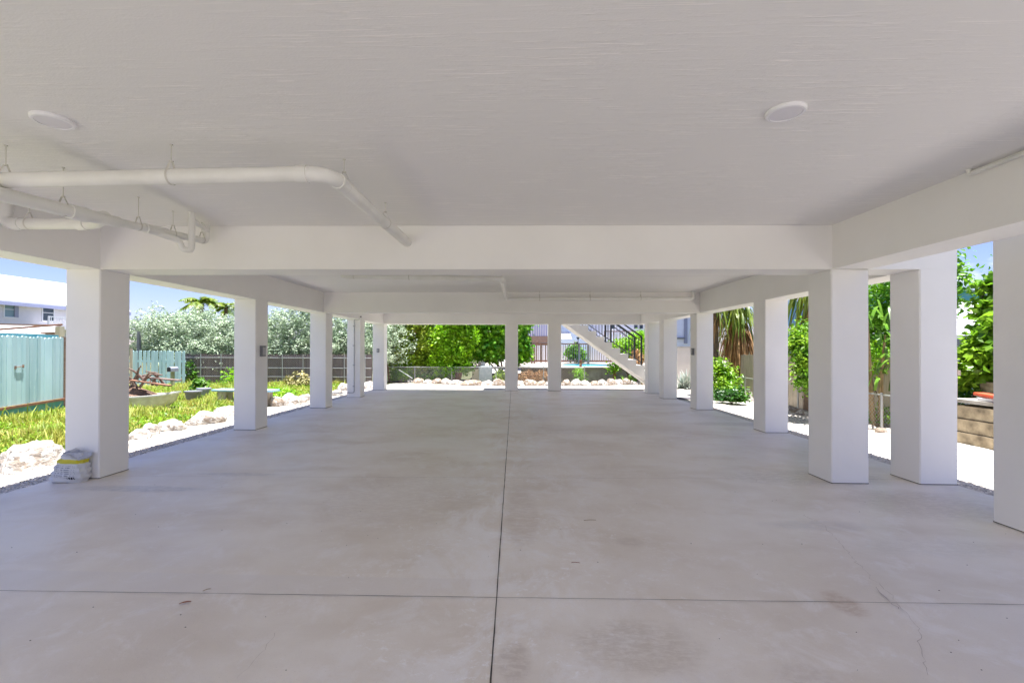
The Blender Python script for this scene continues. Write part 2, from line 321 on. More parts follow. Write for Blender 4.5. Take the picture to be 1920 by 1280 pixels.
M['agave'] = mat('agave_leaf', (.30, .36, .30), .6, (.42, .44, .40), 4, island=True)
M['dark'] = mat('dark_rubber_mat', (.10, .09, .10), .9)

# ------------------------------------------------------------------ object helpers
def setp(o, label=None, cat=None, group=None, kind=None):
    if label: o['label'] = label
    if cat: o['category'] = cat
    if group: o['group'] = group
    if kind: o['kind'] = kind
    return o
def thing(name, label, cat, loc=(0, 0, 0), rz=0, group=None):
    o = bpy.data.objects.new(name, None); COL.objects.link(o); o.location = loc; o.rotation_euler = (0, 0, rz); o.empty_display_size = .2
    return setp(o, label, cat, group)
def link(name, me, m, parent=None, loc=None):
    me.materials.append(m); o = bpy.data.objects.new(name, me); COL.objects.link(o)
    if parent: o.parent = parent
    if loc is not None: o.location = loc
    return o
class MB:
    def __init__(s): s.v = []; s.f = []
    def add(s, vs, fs): k = len(s.v); s.v += [tuple(p) for p in vs]; s.f += [tuple(i + k for i in f) for f in fs]; return s
    def box(s, x0, x1, y0, y1, z0, z1):
        return s.add([(x0, y0, z0), (x1, y0, z0), (x1, y1, z0), (x0, y1, z0), (x0, y0, z1), (x1, y0, z1), (x1, y1, z1), (x0, y1, z1)],
                     [(0, 3, 2, 1), (4, 5, 6, 7), (0, 1, 5, 4), (1, 2, 6, 5), (2, 3, 7, 6), (3, 0, 4, 7)])
    def beam(s, a, b, wd, ht, up=(0, 0, 1)):     # bar of rectangular section between two points
        a, b = Vector(a), Vector(b); d = (b - a).normalized(); u = Vector(up)
        sx = d.cross(u)
        sx = sx.normalized() if sx.length > 1e-4 else Vector((1, 0, 0)); u = sx.cross(d)
        sx *= wd / 2; u = u * ht / 2
        return s.add([a - sx - u, a + sx - u, a + sx + u, a - sx + u, b - sx - u, b + sx - u, b + sx + u, b - sx + u],
                     [(0, 1, 2, 3), (7, 6, 5, 4), (0, 4, 5, 1), (1, 5, 6, 2), (2, 6, 7, 3), (3, 7, 4, 0)])
    def prism(s, poly, z0, z1):
        n = len(poly); return s.add([(x, y, z0) for x, y in poly] + [(x, y, z1) for x, y in poly],
            [tuple(range(n - 1, -1, -1)), tuple(range(n, 2 * n))] + [(i, (i + 1) % n, n + (i + 1) % n, n + i) for i in range(n)])
    def yprism(s, poly, y0, y1):                 # polygon in x,z pulled along y
        n = len(poly); return s.add([(x, y0, z) for x, z in poly] + [(x, y1, z) for x, z in poly],
            [tuple(range(n)), tuple(range(2 * n - 1, n - 1, -1))] + [((i + 1) % n, i, n + i, n + (i + 1) % n) for i in range(n)])
    def tube(s, pts, r, n=10, caps=True):
        pts = [Vector(p) for p in pts]; rs = r if isinstance(r, (list, tuple)) else [r] * len(pts)
        rings = []; prev = None
        for i, p in enumerate(pts):
            d = (pts[min(i + 1, len(pts) - 1)] - pts[max(i - 1, 0)]).normalized()
            if prev is None:
                prev = d.orthogonal().normalized()
            a = (prev - d * prev.dot(d)); a = a.normalized() if a.length > 1e-5 else d.orthogonal().normalized(); prev = a; b = d.cross(a)
            rings.append([p + (a * math.cos(2 * math.pi * k / n) + b * math.sin(2 * math.pi * k / n)) * rs[i] for k in range(n)])
        vs = [q for rg in rings for q in rg]
        fs = [(i * n + k, i * n + (k + 1) % n, (i + 1) * n + (k + 1) % n, (i + 1) * n + k) for i in range(len(pts) - 1) for k in range(n)]
        if caps: fs += [tuple(range(n - 1, -1, -1)), tuple((len(pts) - 1) * n + k for k in range(n))]
        return s.add(vs, fs)
    def build(s, name, m, parent=None, world=False, smooth=False, bevel=0, origin=None):
        v = s.v; off = None
        if world and parent: off = parent.location + (parent.parent.location if parent.parent else Vector((0, 0, 0)))
        if origin is not None: off = Vector(origin)
        if off is not None: v = [(x - off[0], y - off[1], z - off[2]) for x, y, z in v]
        me = bpy.data.meshes.new(name); me.from_pydata(v, [], s.f); me.update()
        o = link(name, me, m, parent, origin)
        if smooth:
            for p in me.polygons: p.use_smooth = True
            try: me.set_sharp_from_angle(angle=rad(40))
            except Exception: pass
        if bevel:
            md = o.modifiers.new('bevel', 'BEVEL'); md.width = bevel; md.segments = 2; md.limit_method = 'ANGLE'; md.angle_limit = rad(40)
        return o
def curve(pts, rad_, seg=6):     # polyline with rounded corners
    pts = [Vector(p) for p in pts]; out = [pts[0]]
    for i in range(1, len(pts) - 1):
        a, b, c = pts[i - 1], pts[i], pts[i + 1]; r = min(rad_, (a - b).length * .49, (c - b).length * .49)
        p0 = b + (a - b).normalized() * r; p1 = b + (c - b).normalized() * r
        for k in range(seg + 1): t = k / seg; out.append(p0 * (1 - t) ** 2 + b * 2 * t * (1 - t) + p1 * t * t)
    return out + [pts[-1]]
def np_mesh(name, V, Fq, m, parent=None, origin=None):
    V = np.asarray(V, np.float32).reshape(-1, 3)
    if origin is not None: V = V - np.array(origin, np.float32)
    Fq = np.asarray(Fq, np.int32); k = Fq.shape[1]
    me = bpy.data.meshes.new(name); me.vertices.add(len(V)); me.vertices.foreach_set('co', V.ravel())
    me.loops.add(Fq.size); me.loops.foreach_set('vertex_index', Fq.ravel())
    me.polygons.add(len(Fq)); me.polygons.foreach_set('loop_start', np.arange(0, Fq.size, k, dtype=np.int32)); me.polygons.foreach_set('loop_total', np.full(len(Fq), k, np.int32))
    me.update(calc_edges=True); me.validate()
    return link(name, me, m, parent)

def leaf_cards(rng, cen, size, up, aspect=.55, outw=None, fold=.25):
    """one folded kite per centre -> verts, two triangles sharing the midrib"""
    n = len(cen); a = rng.normal(size=(n, 3)); a[:, 2] *= .6
    nrm = rng.normal(size=(n, 3)) * .8 + np.array([0, 0, up])
    if outw is not None: nrm += outw
    nrm /= np.linalg.norm(nrm, axis=1)[:, None]
    a -= nrm * (a * nrm).sum(1)[:, None]; a /= np.linalg.norm(a, axis=1)[:, None] + 1e-9
    b = np.cross(nrm, a); s = size * rng.uniform(.6, 1.35, n)[:, None]
    p0 = cen - a * s * .5; p2 = cen + a * s * .5; mid = cen - a * s * .05
    w_ = b * s * aspect * .5; li = nrm * s * fold * .5
    p1 = mid + w_ + li; p3 = mid - w_ + li
    V = np.stack([p0, p1, p2, p3], 1).reshape(-1, 3); i = np.arange(n) * 4
    Fq = np.concatenate([np.stack([i, i + 1, i + 2], 1), np.stack([i, i + 2, i + 3], 1)])
    return V, Fq
def crown(seed, blobs, n, size, clus=10, cs=.16, up=.7, aspect=.55, inner=.35):
    rng = np.random.default_rng(seed); B = np.array(blobs, float)
    wgt = (B[:, 3] * B[:, 4] + B[:, 4] * B[:, 5] + B[:, 3] * B[:, 5]); wgt /= wgt.sum()
    nc = n // clus; k = rng.choice(len(B), nc, p=wgt)
    d = rng.normal(size=(nc, 3)); d /= np.linalg.norm(d, axis=1)[:, None]
    r = 1 - inner * rng.random(nc) ** 1.6 + rng.normal(size=nc) * .05
    c = B[k, :3] + d * B[k, 3:6] * r[:, None]
    cc = np.repeat(c, clus, 0) + rng.normal(size=(nc * clus, 3)) * cs; dd = np.repeat(d, clus, 0)
    cc[:, 2] = np.maximum(cc[:, 2], .02)
    return leaf_cards(rng, cc, size, up, aspect, dd * .6)
def branches(seed, base, tips, r0, n=7, wig=.1):
    mb = MB(); rn = random.Random(seed)
    for t in tips:
        a, b = Vector(base), Vector(t); pts = []; rs = []
        for i in range(n):
            u = i / (n - 1); p = a.lerp(b, u); p.x += (rn.random() - .5) * wig * 4 * u * (1 - u); p.y += (rn.random() - .5) * wig * 4 * u * (1 - u); p.z += math.sin(u * math.pi) * wig
            pts.append(p); rs.append(r0 * (1 - .75 * u))
        mb.tube(pts, rs, 6)
    return mb
def shrub(name, label, cat, seed, base, blobs, n, size, leaf, tips=None, r0=.05, bark='bark', group=None, **kw):
    t = thing(name, label, cat, base, 0, group)
    tips = tips or [(b[0], b[1], b[2]) for b in blobs]
    branches(seed, base, tips, r0).build('trunk', M[bark], t, world=True, smooth=True)
    V, Fq = crown(seed, blobs, n, size, **kw)
    np_mesh('crown', V, Fq, M[leaf], t, origin=base)
    return t

# ================================================================== SETTING
GZ = -0.08
def sheet(name, poly, z, m, kind='structure'):
    mb = MB(); mb.add([(x, y, z) for x, y in poly], [tuple(range(len(poly)))]); return setp(mb.build(name, m), kind=kind)
sheet('ground', [(-400, -300), (400, -300), (400, 600), (-400, 600)], GZ - .05, M['ground'])
sheet('gravel_path', [(-6.75, -25), (7.62, -25), (7.62, 17.5), (10, 17.5), (10, 26), (6.6, 26), (6.6, 21.0), (5, 20.6), (-5.6, 21.0), (-6.9, 18.6), (-6.9, 9)], GZ, M['gravel'])
sheet('bounce_ground', [(-2, 31.2), (45, 31.2), (45, 70), (-2, 70)], GZ - .046, M['bounce_pale'])  # pale sheet added to bounce light up onto the neighbouring house fronts
sheet('weedy_ground', [(-30, -6), (-6.754, -6), (-6.754, 9), (-6.904, 9.2), (-6.904, 18.6), (-5.7, 20.02), (-5.7, 21.5), (-30, 21.5)], GZ + .004, M['weedsoil'])
# concrete floor slab
fl = MB().prism([(-5.26, -3.6), (4.93, -3.6), (4.93, 16.95), (-5.30, 16.78)], -.12, 0).build('floor', M['floor'], bevel=.006); setp(fl, kind='structure')

# ================================================================== THE STILT HOUSE
XL, XR, X1, W = -4.7764, 4.525, 3.5592, .4147
HB, HC = 2.408, 2.9026
Lr = [5.0876, 8.2495, 11.3703, 13.9282, 16.4612]; Rr = [5.2655, 8.4311, 11.5561, 14.0987, 15.7307]
YF = -3.0
house = thing('stilt_house', 'white stucco house on square pillars, seen from its open parking level underneath', 'house', (0, 0, 0))
# ceiling slabs: front bay narrower on the right
MB().prism([(XL, YF), (X1, YF), (X1, 5.24), (XL, 5.08)], HC, HC + .25).build('ceiling', M['ceiling'], house)
MB().prism([(XL, 5.084), (X1, 5.246), (XR, 5.2655), (XR, 16.75), (XL, 16.55)], HC + .003, HC + .25).build('ceiling', M['ceiling'], house)
def beamp(poly, z0=HB, z1=HC + .25): return MB().prism(poly, z0, z1).build('beam', M['paint'], house)
beamp([(XL - W, YF), (XL, YF), (XL, 16.876), (XL - W, 16.876)])                     # left long beam
beamp([(X1, YF), (X1 + W, YF), (X1 + W, 5.27), (X1, 5.25)])                          # right long beam, near bay
beamp([(XR, 5.272 + W), (XR + W, 5.272 + W), (XR + W, 16.876), (XR, 16.876)])        # right long beam
def yat(i, x): return Lr[i] + (Rr[i] - Lr[i]) * (x - XL) / (XR - XL)
beamp([(XL, Lr[0]), (XR + W, yat(0, XR + W)), (XR + W, 5.27 + W), (XR, 5.27 + W), (XL, Lr[0] + W)])
beamp([(XL, 11.2), (XR, 11.34), (XR, 11.34 + W), (XL, 11.2 + W)])
beamp([(XL, 16.42), (XR, 16.60), (XR, 16.876), (XL, 16.876)])
def pillar(x0, x1, y0, y1, top=HB - .001):
    r = .012; mb = MB()
    poly = [(x0 + r, y0), (x1 - r, y0), (x1, y0 + r), (x1, y1 - r), (x1 - r, y1), (x0 + r, y1), (x0, y1 - r), (x0, y0 + r)]
    return mb.prism(poly, .009, top).build('pillar', M['paint'], house, smooth=False), MB().box(x0 + .004, x1 - .004, y0 + .004, y1 - .004, -.01, .011).build('base_joint', M['joint'], house)
for y in Lr: pillar(XL - W, XL - .001, y, y + W)
pillar(X1 + .001, X1 + W, Rr[0], Rr[0] + W)
for y in Rr: pillar(XR + .001, XR + W, y, y + W)
pillar(4.19, 4.19 + .45, 3.72, 4.16, HC + .3)
pillar(-.365, .10, 16.45, 16.85); pillar(1.195, 1.66, 16.52, 16.86)
pillar(XL - W, XL - .001, -2.6, -2.6 + W); pillar(X1 + .001, X1 + W, -2.6, -2.6 + W)
# storey above with roof overhang (it throws the shade)
MB().prism([(XL - W, YF), (X1 + W, YF), (X1 + W, 5.24), (XR + W, 5.24), (XR + W, 16.5), (XL - W, 16.33)], HC + .253, 6.0).build('upper_wall', M['paint'], house)
MB().prism([(XL - W - .02, YF - .3), (XR + W + 1.1, YF - .3), (XR + W + 1.1, 16.5), (XL - W - .02, 16.33)], 6.003, 6.2).build('roof', M['roofw'], house)

# joints and cracks in the floor
jm = MB()
def ribbon(mb, pts, wd, z=.004):
    pts = [Vector((p[0], p[1], z)) for p in pts]; vs = []
    for i, p in enumerate(pts):
        d = (pts[min(i + 1, len(pts) - 1)] - pts[max(i - 1, 0)]); d.z = 0; d.normalize(); nn = Vector((-d.y, d.x, 0)) * (wd[i] if isinstance(wd, list) else wd) / 2
        vs += [p - nn, p + nn]
    mb.add(vs, [(2 * i, 2 * i + 2, 2 * i + 3, 2 * i + 1) for i in range(len(pts) - 1)])
rn = random.Random(3)
def wav(a, b, n, amp): return [(a[0] + (b[0] - a[0]) * i / n + rn.uniform(-amp, amp), a[1] + (b[1] - a[1]) * i / n + rn.uniform(-amp, amp)) for i in range(n + 1)]
p = wav((-.095, -1.9), (-.15, 16.8), 160, .0012); ribbon(jm, p, [rn.uniform(.004, .009) for _ in p])
p = wav((-5.2, 2.69), (4.9, 2.83), 120, .0012); ribbon(jm, p, [rn.uniform(.0025, .0045) for _ in p], .005)
p = wav((-5.2, 5.18), (4.9, 5.47), 120, .001); ribbon(jm, p, [rn.uniform(.001, .0035) for _ in p], .005)
for yy in (8.1, 10.8, 13.5):
    p = wav((-5.2, yy), (4.9, yy + .15), 100, .001); ribbon(jm, p, [rn.uniform(.002, .004) for _ in p], .005)
setp(jm.build('floor_joints', M['joint']), kind='structure')
cm = MB()
def crackline(px, wd):
    g = [onz(*q) for q in px]; pts = []
    for a, b in zip(g[:-1], g[1:]):
        k = max(3, int((b - a).length / .03))
        for i in range(k): u = i / k; pts.append((a.x + (b.x - a.x) * u + rn.gauss(0, .007), a.y + (b.y - a.y) * u + rn.gauss(0, .007)))
    ribbon(cm, pts, [wd * rn.uniform(.4, 1.3) for _ in pts], .006)
crackline([(1505, 966), (1545, 985), (1585, 1030), (1625, 1075), (1665, 1110), (1700, 1150), (1728, 1185), (1725, 1220), (1745, 1275)], .0025)
crackline([(1640, 1100), (1668, 1128), (1690, 1150)], .005)
crackline([(520, 1185), (490, 1225), (455, 1262), (440, 1280)], .0015)
setp(cm.build('floor_cracks', M['crack']), kind='structure')

# switch boxes and conduit fixed to pillars (parts of the house)
def outlet(px, py, plane, val, nx, ny, w_=.075, h=.125):
    c = onx(px, py, val) if plane == 'x' else ony(px, py, val)
    b = MB(); b2 = MB()
    if plane == 'x':
        s = nx; b.box(min(0, s * .04), max(0, s * .04), -w_ / 2, w_ / 2, -h / 2, h / 2); b2.box(min(s * .04, s * .052), max(s * .04, s * .052), -w_ * .32, w_ * .32, -h * .36, h * .36)
    else:
        b.box(-w_ / 2, w_ / 2, -.04, 0, -h / 2, h / 2); b2.box(-w_ * .3, w_ * .3, -.052, -.04, -h * .36, h * .36)
    o = b.build('outlet_box', M['grey_plastic'], house); o.location = c
    b2.build('cover_plate', M['lightgrey'], o)
outlet(491, 658, 'x', XL, 1, 0, .14, .2); outlet(709, 657, 'y', Lr[4], 0, 0, .085, .14); outlet(1300, 659, 'x', XR, -1, 0, .12, .17); outlet(676.5, 594, 'y', Lr[3] - .0, 0, 0, .05, .05)
cnd = MB(); a = ony(664, 600, Lr[3] - .03); b = ony(664, 736, Lr[3] - .03)
cnd.tube(curve([Vector((a.x + .15, a.y, a.z + .02)), Vector((a.x, a.y, a.z + .02)), Vector((b.x, b.y, b.z)), Vector((b.x - .7, b.y, b.z - .01))], .06), .012, 6)
for zz in (.35, 1.0, 1.6, 2.2): cnd.tube([(a.x - .03, a.y - .014, zz), (a.x + .03, a.y - .014, zz)], .016, 6)
cnd.build('conduit', M['lightgrey'], house, smooth=True)

# ================================================================== DOWNLIGHTS
def downlight(x, y, lab):
    t = thing('ceiling_light', lab, 'ceiling light', (x, y, HC), 0, 'round surface lights on the carport ceiling')
    n = 40
    def ring(r, z): return [(r * math.cos(2 * math.pi * k / n), r * math.sin(2 * math.pi * k / n), z) for k in range(n)]
    def lathe(prof, cap):
        mb = MB(); vs = [q for r, z in prof for q in ring(r, z)]
        fs = [(i * n + k, (i + 1) * n + k, (i + 1) * n + (k + 1) % n, i * n + (k + 1) % n) for i in range(len(prof) - 1) for k in range(n)]
        if cap: fs.append(tuple((len(prof) - 1) * n + k for k in range(n)))
        return mb.add(vs, fs)
    lathe([(.108, 0), (.108, -.012), (.100, -.020), (.088, -.021), (.086, -.017)], False).build('trim', M['lamp'], t, smooth=True)
    lathe([(.0865, -.0165), (.070, -.0185), (.03, -.020)], True).build('diffuser', M['diff'], t, smooth=True)
downlight(-2.84, 2.70, 'white round ceiling light above the long white pipe on the left')
downlight(1.585, 2.73, 'white round ceiling light alone on the right side of the near ceiling')
downlight(-2.60, 8.40, 'flat round ceiling light beyond the first beam, on the left by the thin far pipe')
downlight(2.27, 8.38, 'flat round ceiling light beyond the first beam, right of centre')

# ================================================================== PIPES
def hanger(parent, x, y, z, r):
    mb = MB(); mb.tube([(x, y, z + r + .07), (x, y, HC)], .004, 6); mb.tube([(x, y, HC - .004), (x, y, HC)], .014, 8)
    for s in (-1, 1): mb.beam((x + s * .012, y, z + r + .075), (x + s * (r + .004), y, z + r * .45), .022, .004, (0, 1, 0) if abs(s) else (0, 0, 1))
    n = 20
    mb.tube([(x - .016, y, z + r + .078), (x + .016, y, z + r + .078)], .007, 6)
    return mb, [(x + (r + .003) * math.cos(math.pi * (1 + k / n)), y, z + (r + .003) * math.sin(math.pi * (1 + k / n))) for k in range(n + 1)]
def put_hanger(parent, p, r, along='x'):
    """split ring hanger: rod to the ceiling, two straps, a band under the pipe"""
    x, y, z = p; mb = MB(); mb.tube([(0, 0, r + .05), (0, 0, HC - z)], .0035, 6); mb.tube([(0, 0, HC - z - .006), (0, 0, HC - z)], .011, 8)
    mb.tube([(-.014, 0, r + .052), (.014, 0, r + .052)], .006, 6)
    ax = Vector((0, 1, 0)) if along == 'x' else Vector((1, 0, 0)); th = Vector((1, 0, 0)) if along == 'x' else Vector((0, 1, 0))
    pts = [Vector((0, 0, r + .052)) + ax * .010]
    for k in range(17):
        a_ = math.pi * (.18 - 1.36 * k / 16); pts.append(ax * (math.cos(a_) * (r + .003)) + Vector((0, 0, math.sin(a_) * (r + .003))))
    pts.append(Vector((0, 0, r + .052)) - ax * .010)
    for a_, b_ in zip(pts[:-1], pts[1:]):
        mb.add([a_ - th * .008, a_ + th * .008, b_ + th * .008, b_ - th * .008], [(0, 1, 2, 3)])
    o = mb.build('hanger', M['strap'], parent); o.location = Vector(p) - parent.location
def coupling(parent, a, b, r):
    MB().tube([a, b], r, 20).build('coupling', M['pvc'], parent, world=True, smooth=True)
H2 = 2.655
A0 = Vector((-5.2 + .45, 3.03, 2.635)); B1 = Vector((-1.24, 3.06, 2.665)); B2 = Vector((-1.085, 3.35, 2.655)); E1 = ony(762, 453, 5.12)
pa = onz(-40, 339, 2.63)
t = thing('drain_pipe', 'large white pipe crossing under the ceiling on the left and bending into the first beam', 'pipe', (-3, 3.05, 2.65))
P1 = [ony(-60, 339.5, 3.03), ony(618, 325.5, 3.08), E1 + Vector((0, .05, 0))]
pp = curve(P1, .17, 8)
MB().tube(pp, .052, 24).build('pipe_run', M['pvc'], t, world=True, smooth=True)
d1 = (P1[0] - P1[1]).normalized(); d2 = (P1[2] - P1[1]).normalized()
coupling(t, P1[1] + d1 * .15, P1[1] + d1 * .23, .060); coupling(t, P1[1] + d2 * .13, P1[1] + d2 * .25, .058)
for fx, al in (((P1[0].lerp(P1[1], .105)), 'x'), (P1[0].lerp(P1[1], .565), 'x')): put_hanger(t, fx, .052, al)
for u in (.12, .60): put_hanger(t, P1[1].lerp(P1[2], u), .052, 'y')
# branched waste pipe running along the left beam
t = thing('waste_pipe', 'white branching waste pipes running beside the left beam to the ceiling corner', 'pipe', (-3.5, 4.0, 2.65))
q0 = onx(-60, 349, -3.55); q1 = onx(150, 401, -3.50); q2 = onx(300, 434, -3.50); q3 = onx(386, 452, -3.49)
MB().tube([q0, q1], .050, 22).build('pipe_run', M['pvc'], t, world=True, smooth=True)
MB().tube([q1, q1.lerp(q2, .3)], [.056, .046], 22).build('reducer', M['pvc'], t, world=True, smooth=True)
r1 = Vector((q3.x - .0, q3.y + .03, q3.z + .02))
MB().tube(curve([q1.lerp(q2, .3), q2, q3, Vector((q3.x, q3.y + .01, HC))], .05, 6), .036, 20).build('pipe_run', M['pvc'], t, world=True, smooth=True)
coupling(t, q2.lerp(q1, .22), q2.lerp(q3, .12), .045); coupling(t, q1.lerp(q2, .25), q1.lerp(q2, .42), .048); coupling(t, q1.lerp(q0, .12), q1.lerp(q2, .06), .058)
for px_, X_ in ((121, -3.515), (262, -3.50), (327, -3.50), (381, -3.49)):
    q = onx(px_, 0, X_); yy = q.y; u = (yy - q0.y) / (q3.y - q0.y)
    zz = q0.z + (q1.z - q0.z) * (yy - q0.y) / (q1.y - q0.y) if yy < q1.y else q1.z + (q3.z - q1.z) * (yy - q1.y) / (q3.y - q1.y)
    put_hanger(t, (X_, yy, zz), .05 if yy < q1.y else .036, 'y')
# trap below the run
k0 = q2.lerp(q1, .05); kt = ony(347, 462, k0.y + .22)
kt2 = ony(356, 445, k0.y + .26)
MB().tube(curve([k0 + Vector((-.0, 0, -.02)), Vector((kt.x - .03, kt.y - .04, k0.z - .05)), Vector((kt.x - .03, kt.y, kt.z - .03)), Vector((kt2.x + .02, kt2.y, kt.z - .03)), Vector((kt2.x + .02, kt2.y, HC))], .045, 6), .031, 18).build('trap', M['pvc'], t, world=True, smooth=True)
MB().tube([Vector((kt2.x + .02, kt2.y, HC - .07)), Vector((q3.x + .01, q3.y + .01, HC - .07))], .026, 14).build('cross_branch', M['pvc'], t, world=True, smooth=True)
# pipe stub to the left of it
t = thing('branch_pipe', 'short thick white pipe with elbows at both ends below the waste pipe, far left', 'pipe', (-4.3, 4.4, 2.68))
s1 = ony(9, 420, 4.05); s2 = ony(180, 420, 4.05); s3 = onx(196, 406, -3.62)
MB().tube(curve([Vector((s1.x, s1.y, HC)), s1, s2, s3], .09, 8), .050, 22).build('pipe_run', M['pvc'], t, world=True, smooth=True)
coupling(t, s1 + Vector((.085, 0, 0)), s1 + Vector((.16, 0, 0)), .057); coupling(t, s2 - Vector((.17, 0, 0)), s2 - Vector((.09, 0, 0)), .057); coupling(t, s1 + Vector((0, 0, .1)), s1 + Vector((0, 0, .16)), .057)
put_hanger(t, s1.lerp(s2, .27), .05, 'x')
# small pipe at the right beam
t = thing('water_pipe', 'thin white pipe high along the right beam, ending in a small elbow', 'pipe', (3.5, 3.5, 2.8))
w0 = onx(1818, 327, X1 - .035); w1 = Vector((w0.x, .5, w0.z + .0))
MB().tube(curve([Vector((w0.x - .01, w0.y + .0, HC)), Vector((w0.x, w0.y, w0.z)), w1], .035, 6), .0155, 14).build('pipe_run', M['pvc'], t, world=True, smooth=True)
coupling(t, w0 + Vector((0, -.03, 0)), w0 + Vector((0, -.09, 0)), .021); coupling(t, Vector((w0.x - .008, w0.y, w0.z + .03)), Vector((w0.x - .009, w0.y, w0.z + .06)), .021)
# second bay pipe
t = thing('drain_pipe', 'thin white pipe beyond the first beam, running right along the second beam', 'pipe', (0, 8.4, 2.75))
g0 = ony(643, 517.5, 8.25); g1 = ony(941, 523, 8.25); g2 = ony(949, 560.5, 11.05); g3 = ony(1300, 559.5, 11.12)
MB().tube(curve([Vector((g0.x, g0.y, HC)), g0, g1, g2, g3, Vector((g3.x, g3.y, HC))], .12, 6), .046, 14).build('pipe_run', M['pvc'], t, world=True, smooth=True)
coupling(t, g1.lerp(g2, .02), g1.lerp(g2, .06), .066); coupling(t, g0 + Vector((.08, 0, 0)), g0 + Vector((.2, 0, 0)), .054)
for u in (.07, .42): put_hanger(t, g0.lerp(g1, u), .046, 'x')
for u in (.18, .45, .72): put_hanger(t, g2.lerp(g3, u), .046, 'x')

# ================================================================== SACK BY THE PILLAR
def sack():
    b0 = onz(131, 904, 0); c = Vector((b0.x - .03, 4.98, 0))
    t = thing('cement_sack', 'crumpled white paper sack with a yellow band, slumped against the front left pillar', 'sack', c, rad(6)); t.scale = (.93, .93, .95)
    nu, nv = 40, 24; V = []; Fq = []
    rs = random.Random(5)
    for j in range(nv + 1):
        v = j / nv; z = .335 * v
        half = .205 * (1 - v ** 1.7 * .46) * (1 - .10 * max(0, .12 - v) / .12); thick = .105 * (1 - v ** 3 * .62) * (1 - .3 * max(0, .1 - v) / .1)
        for i in range(nu):
            a_ = 2 * math.pi * i / nu; ca, sa = math.cos(a_), math.sin(a_)
            ex = abs(ca) ** .7 * (1 if ca > 0 else -1); ey = abs(sa) ** .8 * (1 if sa > 0 else -1)
            wr = .006 * math.sin(9 * a_ + 7 * v) + .005 * math.sin(17 * a_ - 23 * v) + .008 * math.sin(31 * v + 3 * ca)
            x = ex * (half + wr) - .012 + .03 * v; y = ey * (thick + wr) + .03 * v
            if v > .93: x *= 1 - (v - .93) * 5; y *= 1 - (v - .93) * 6
            V.append((x, y, z))
    for j in range(nv):
        for i in range(nu): Fq.append((j * nu + i, j * nu + (i + 1) % nu, (j + 1) * nu + (i + 1) % nu, (j + 1) * nu + i))
    Fq.append(tuple(range(nu - 1, -1, -1))); Fq.append(tuple(nv * nu + i for i in range(nu)))
    MB().add(V, Fq).build('sack_body', M['sack'], t, smooth=True)
    # opened top: folded flap leaning to the right
    fp = [(-.10, .0, .325), (-.02, -.06, .335), (.07, -.07, .285), (.13, -.05, .255), (.235, .0, .295), (.20, .06, .32), (.05, .08, .335), (-.08, .07, .345)]
    cz = (.07, .0, .30); mb = MB(); n = len(fp)
    up = [(x, y, z + .012) for x, y, z in fp]
    mb.add(fp + up + [cz, (.07, .0, .285)], [(i, (i + 1) % n, n + (i + 1) % n, n + i) for i in range(n)] + [(n + i, n + (i + 1) % n, 2 * n) for i in range(n)] + [((i + 1) % n, i, 2 * n + 1) for i in range(n)])
    mb.add([(-.06, .02, .345), (.02, .03, .385), (.10, .04, .335), (.03, .05, .33), (-.05, .03, .352), (.03, .036, .392), (.11, .046, .341)], [(0, 1, 5, 4), (1, 2, 6, 5), (0, 3, 1), (1, 3, 2)])
    mb.build('open_flap', mat('sack_paper', (.55, .55, .56), .6, (.35, .35, .37), 14), t, bevel=.003)
sack()

# ================================================================== ROCKS
rocks = []
def rock(px, w_, h, Y=None, z=GZ, base_y=None, m='rock', d=None, seed=0, name='boulder', where='', flat=1.0):
    rr = np.random.default_rng(seed + 100)
    n1, n2 = 22, 14; V = []
    k = rr.normal(size=(7, 3)); k /= np.linalg.norm(k, axis=1)[:, None]; off = rr.uniform(.62, .95, 7)
    ph = rr.uniform(0, 6, 6)
    for j in range(n2 + 1):
        th = math.pi * j / n2
        for i in range(n1):
            a_ = 2 * math.pi * i / n1; p = np.array([math.sin(th) * math.cos(a_), math.sin(th) * math.sin(a_), math.cos(th)])
            s = 1.0
            for q, o_ in zip(k, off):
                dd = p @ q
                if dd > 1e-3: s = min(s, (o_ / dd) ** .8 if o_ / dd < 1 else 1)
            s *= 1 + .05 * math.sin(3 * p[0] * 2 + ph[0]) + .045 * math.sin(5 * p[1] * 2 + ph[1]) + .035 * math.sin(9 * p[2] + 7 * p[0] + ph[2]) + .02 * math.sin(19 * p[0] + 13 * p[1] + ph[3]) + .018 * math.sin(23 * p[2] - 17 * p[1] + ph[4])
            V.append(p * s)
    V = np.array(V); V[:, 0] *= w_ / 2 / max(abs(V[:, 0]).max(), .1); V[:, 1] *= (d or w_ * .8) / 2; V[:, 2] = np.where(V[:, 2] < 0, V[:, 2] * .5, V[:, 2]); V[:, 2] *= h / V[:, 2].max() * .93
    V[:, 2] += h * .05
    Fq = [(j * n1 + i, (j + 1) * n1 + i, (j + 1) * n1 + (i + 1) % n1, j * n1 + (i + 1) % n1) for j in range(n2) for i in range(n1)]
    me = bpy.data.meshes.new(name); me.from_pydata([tuple(v) for v in V], [], Fq); me.update()
    for p in me.polygons: p.use_smooth = True
    o = link(name, me, M[m]); o.location = px; o.rotation_euler = (0, 0, rr.uniform(-.4, .4))
    rocks.append((o, m, w_)); o['category'] = 'boulder'; return o
rn = random.Random(11)
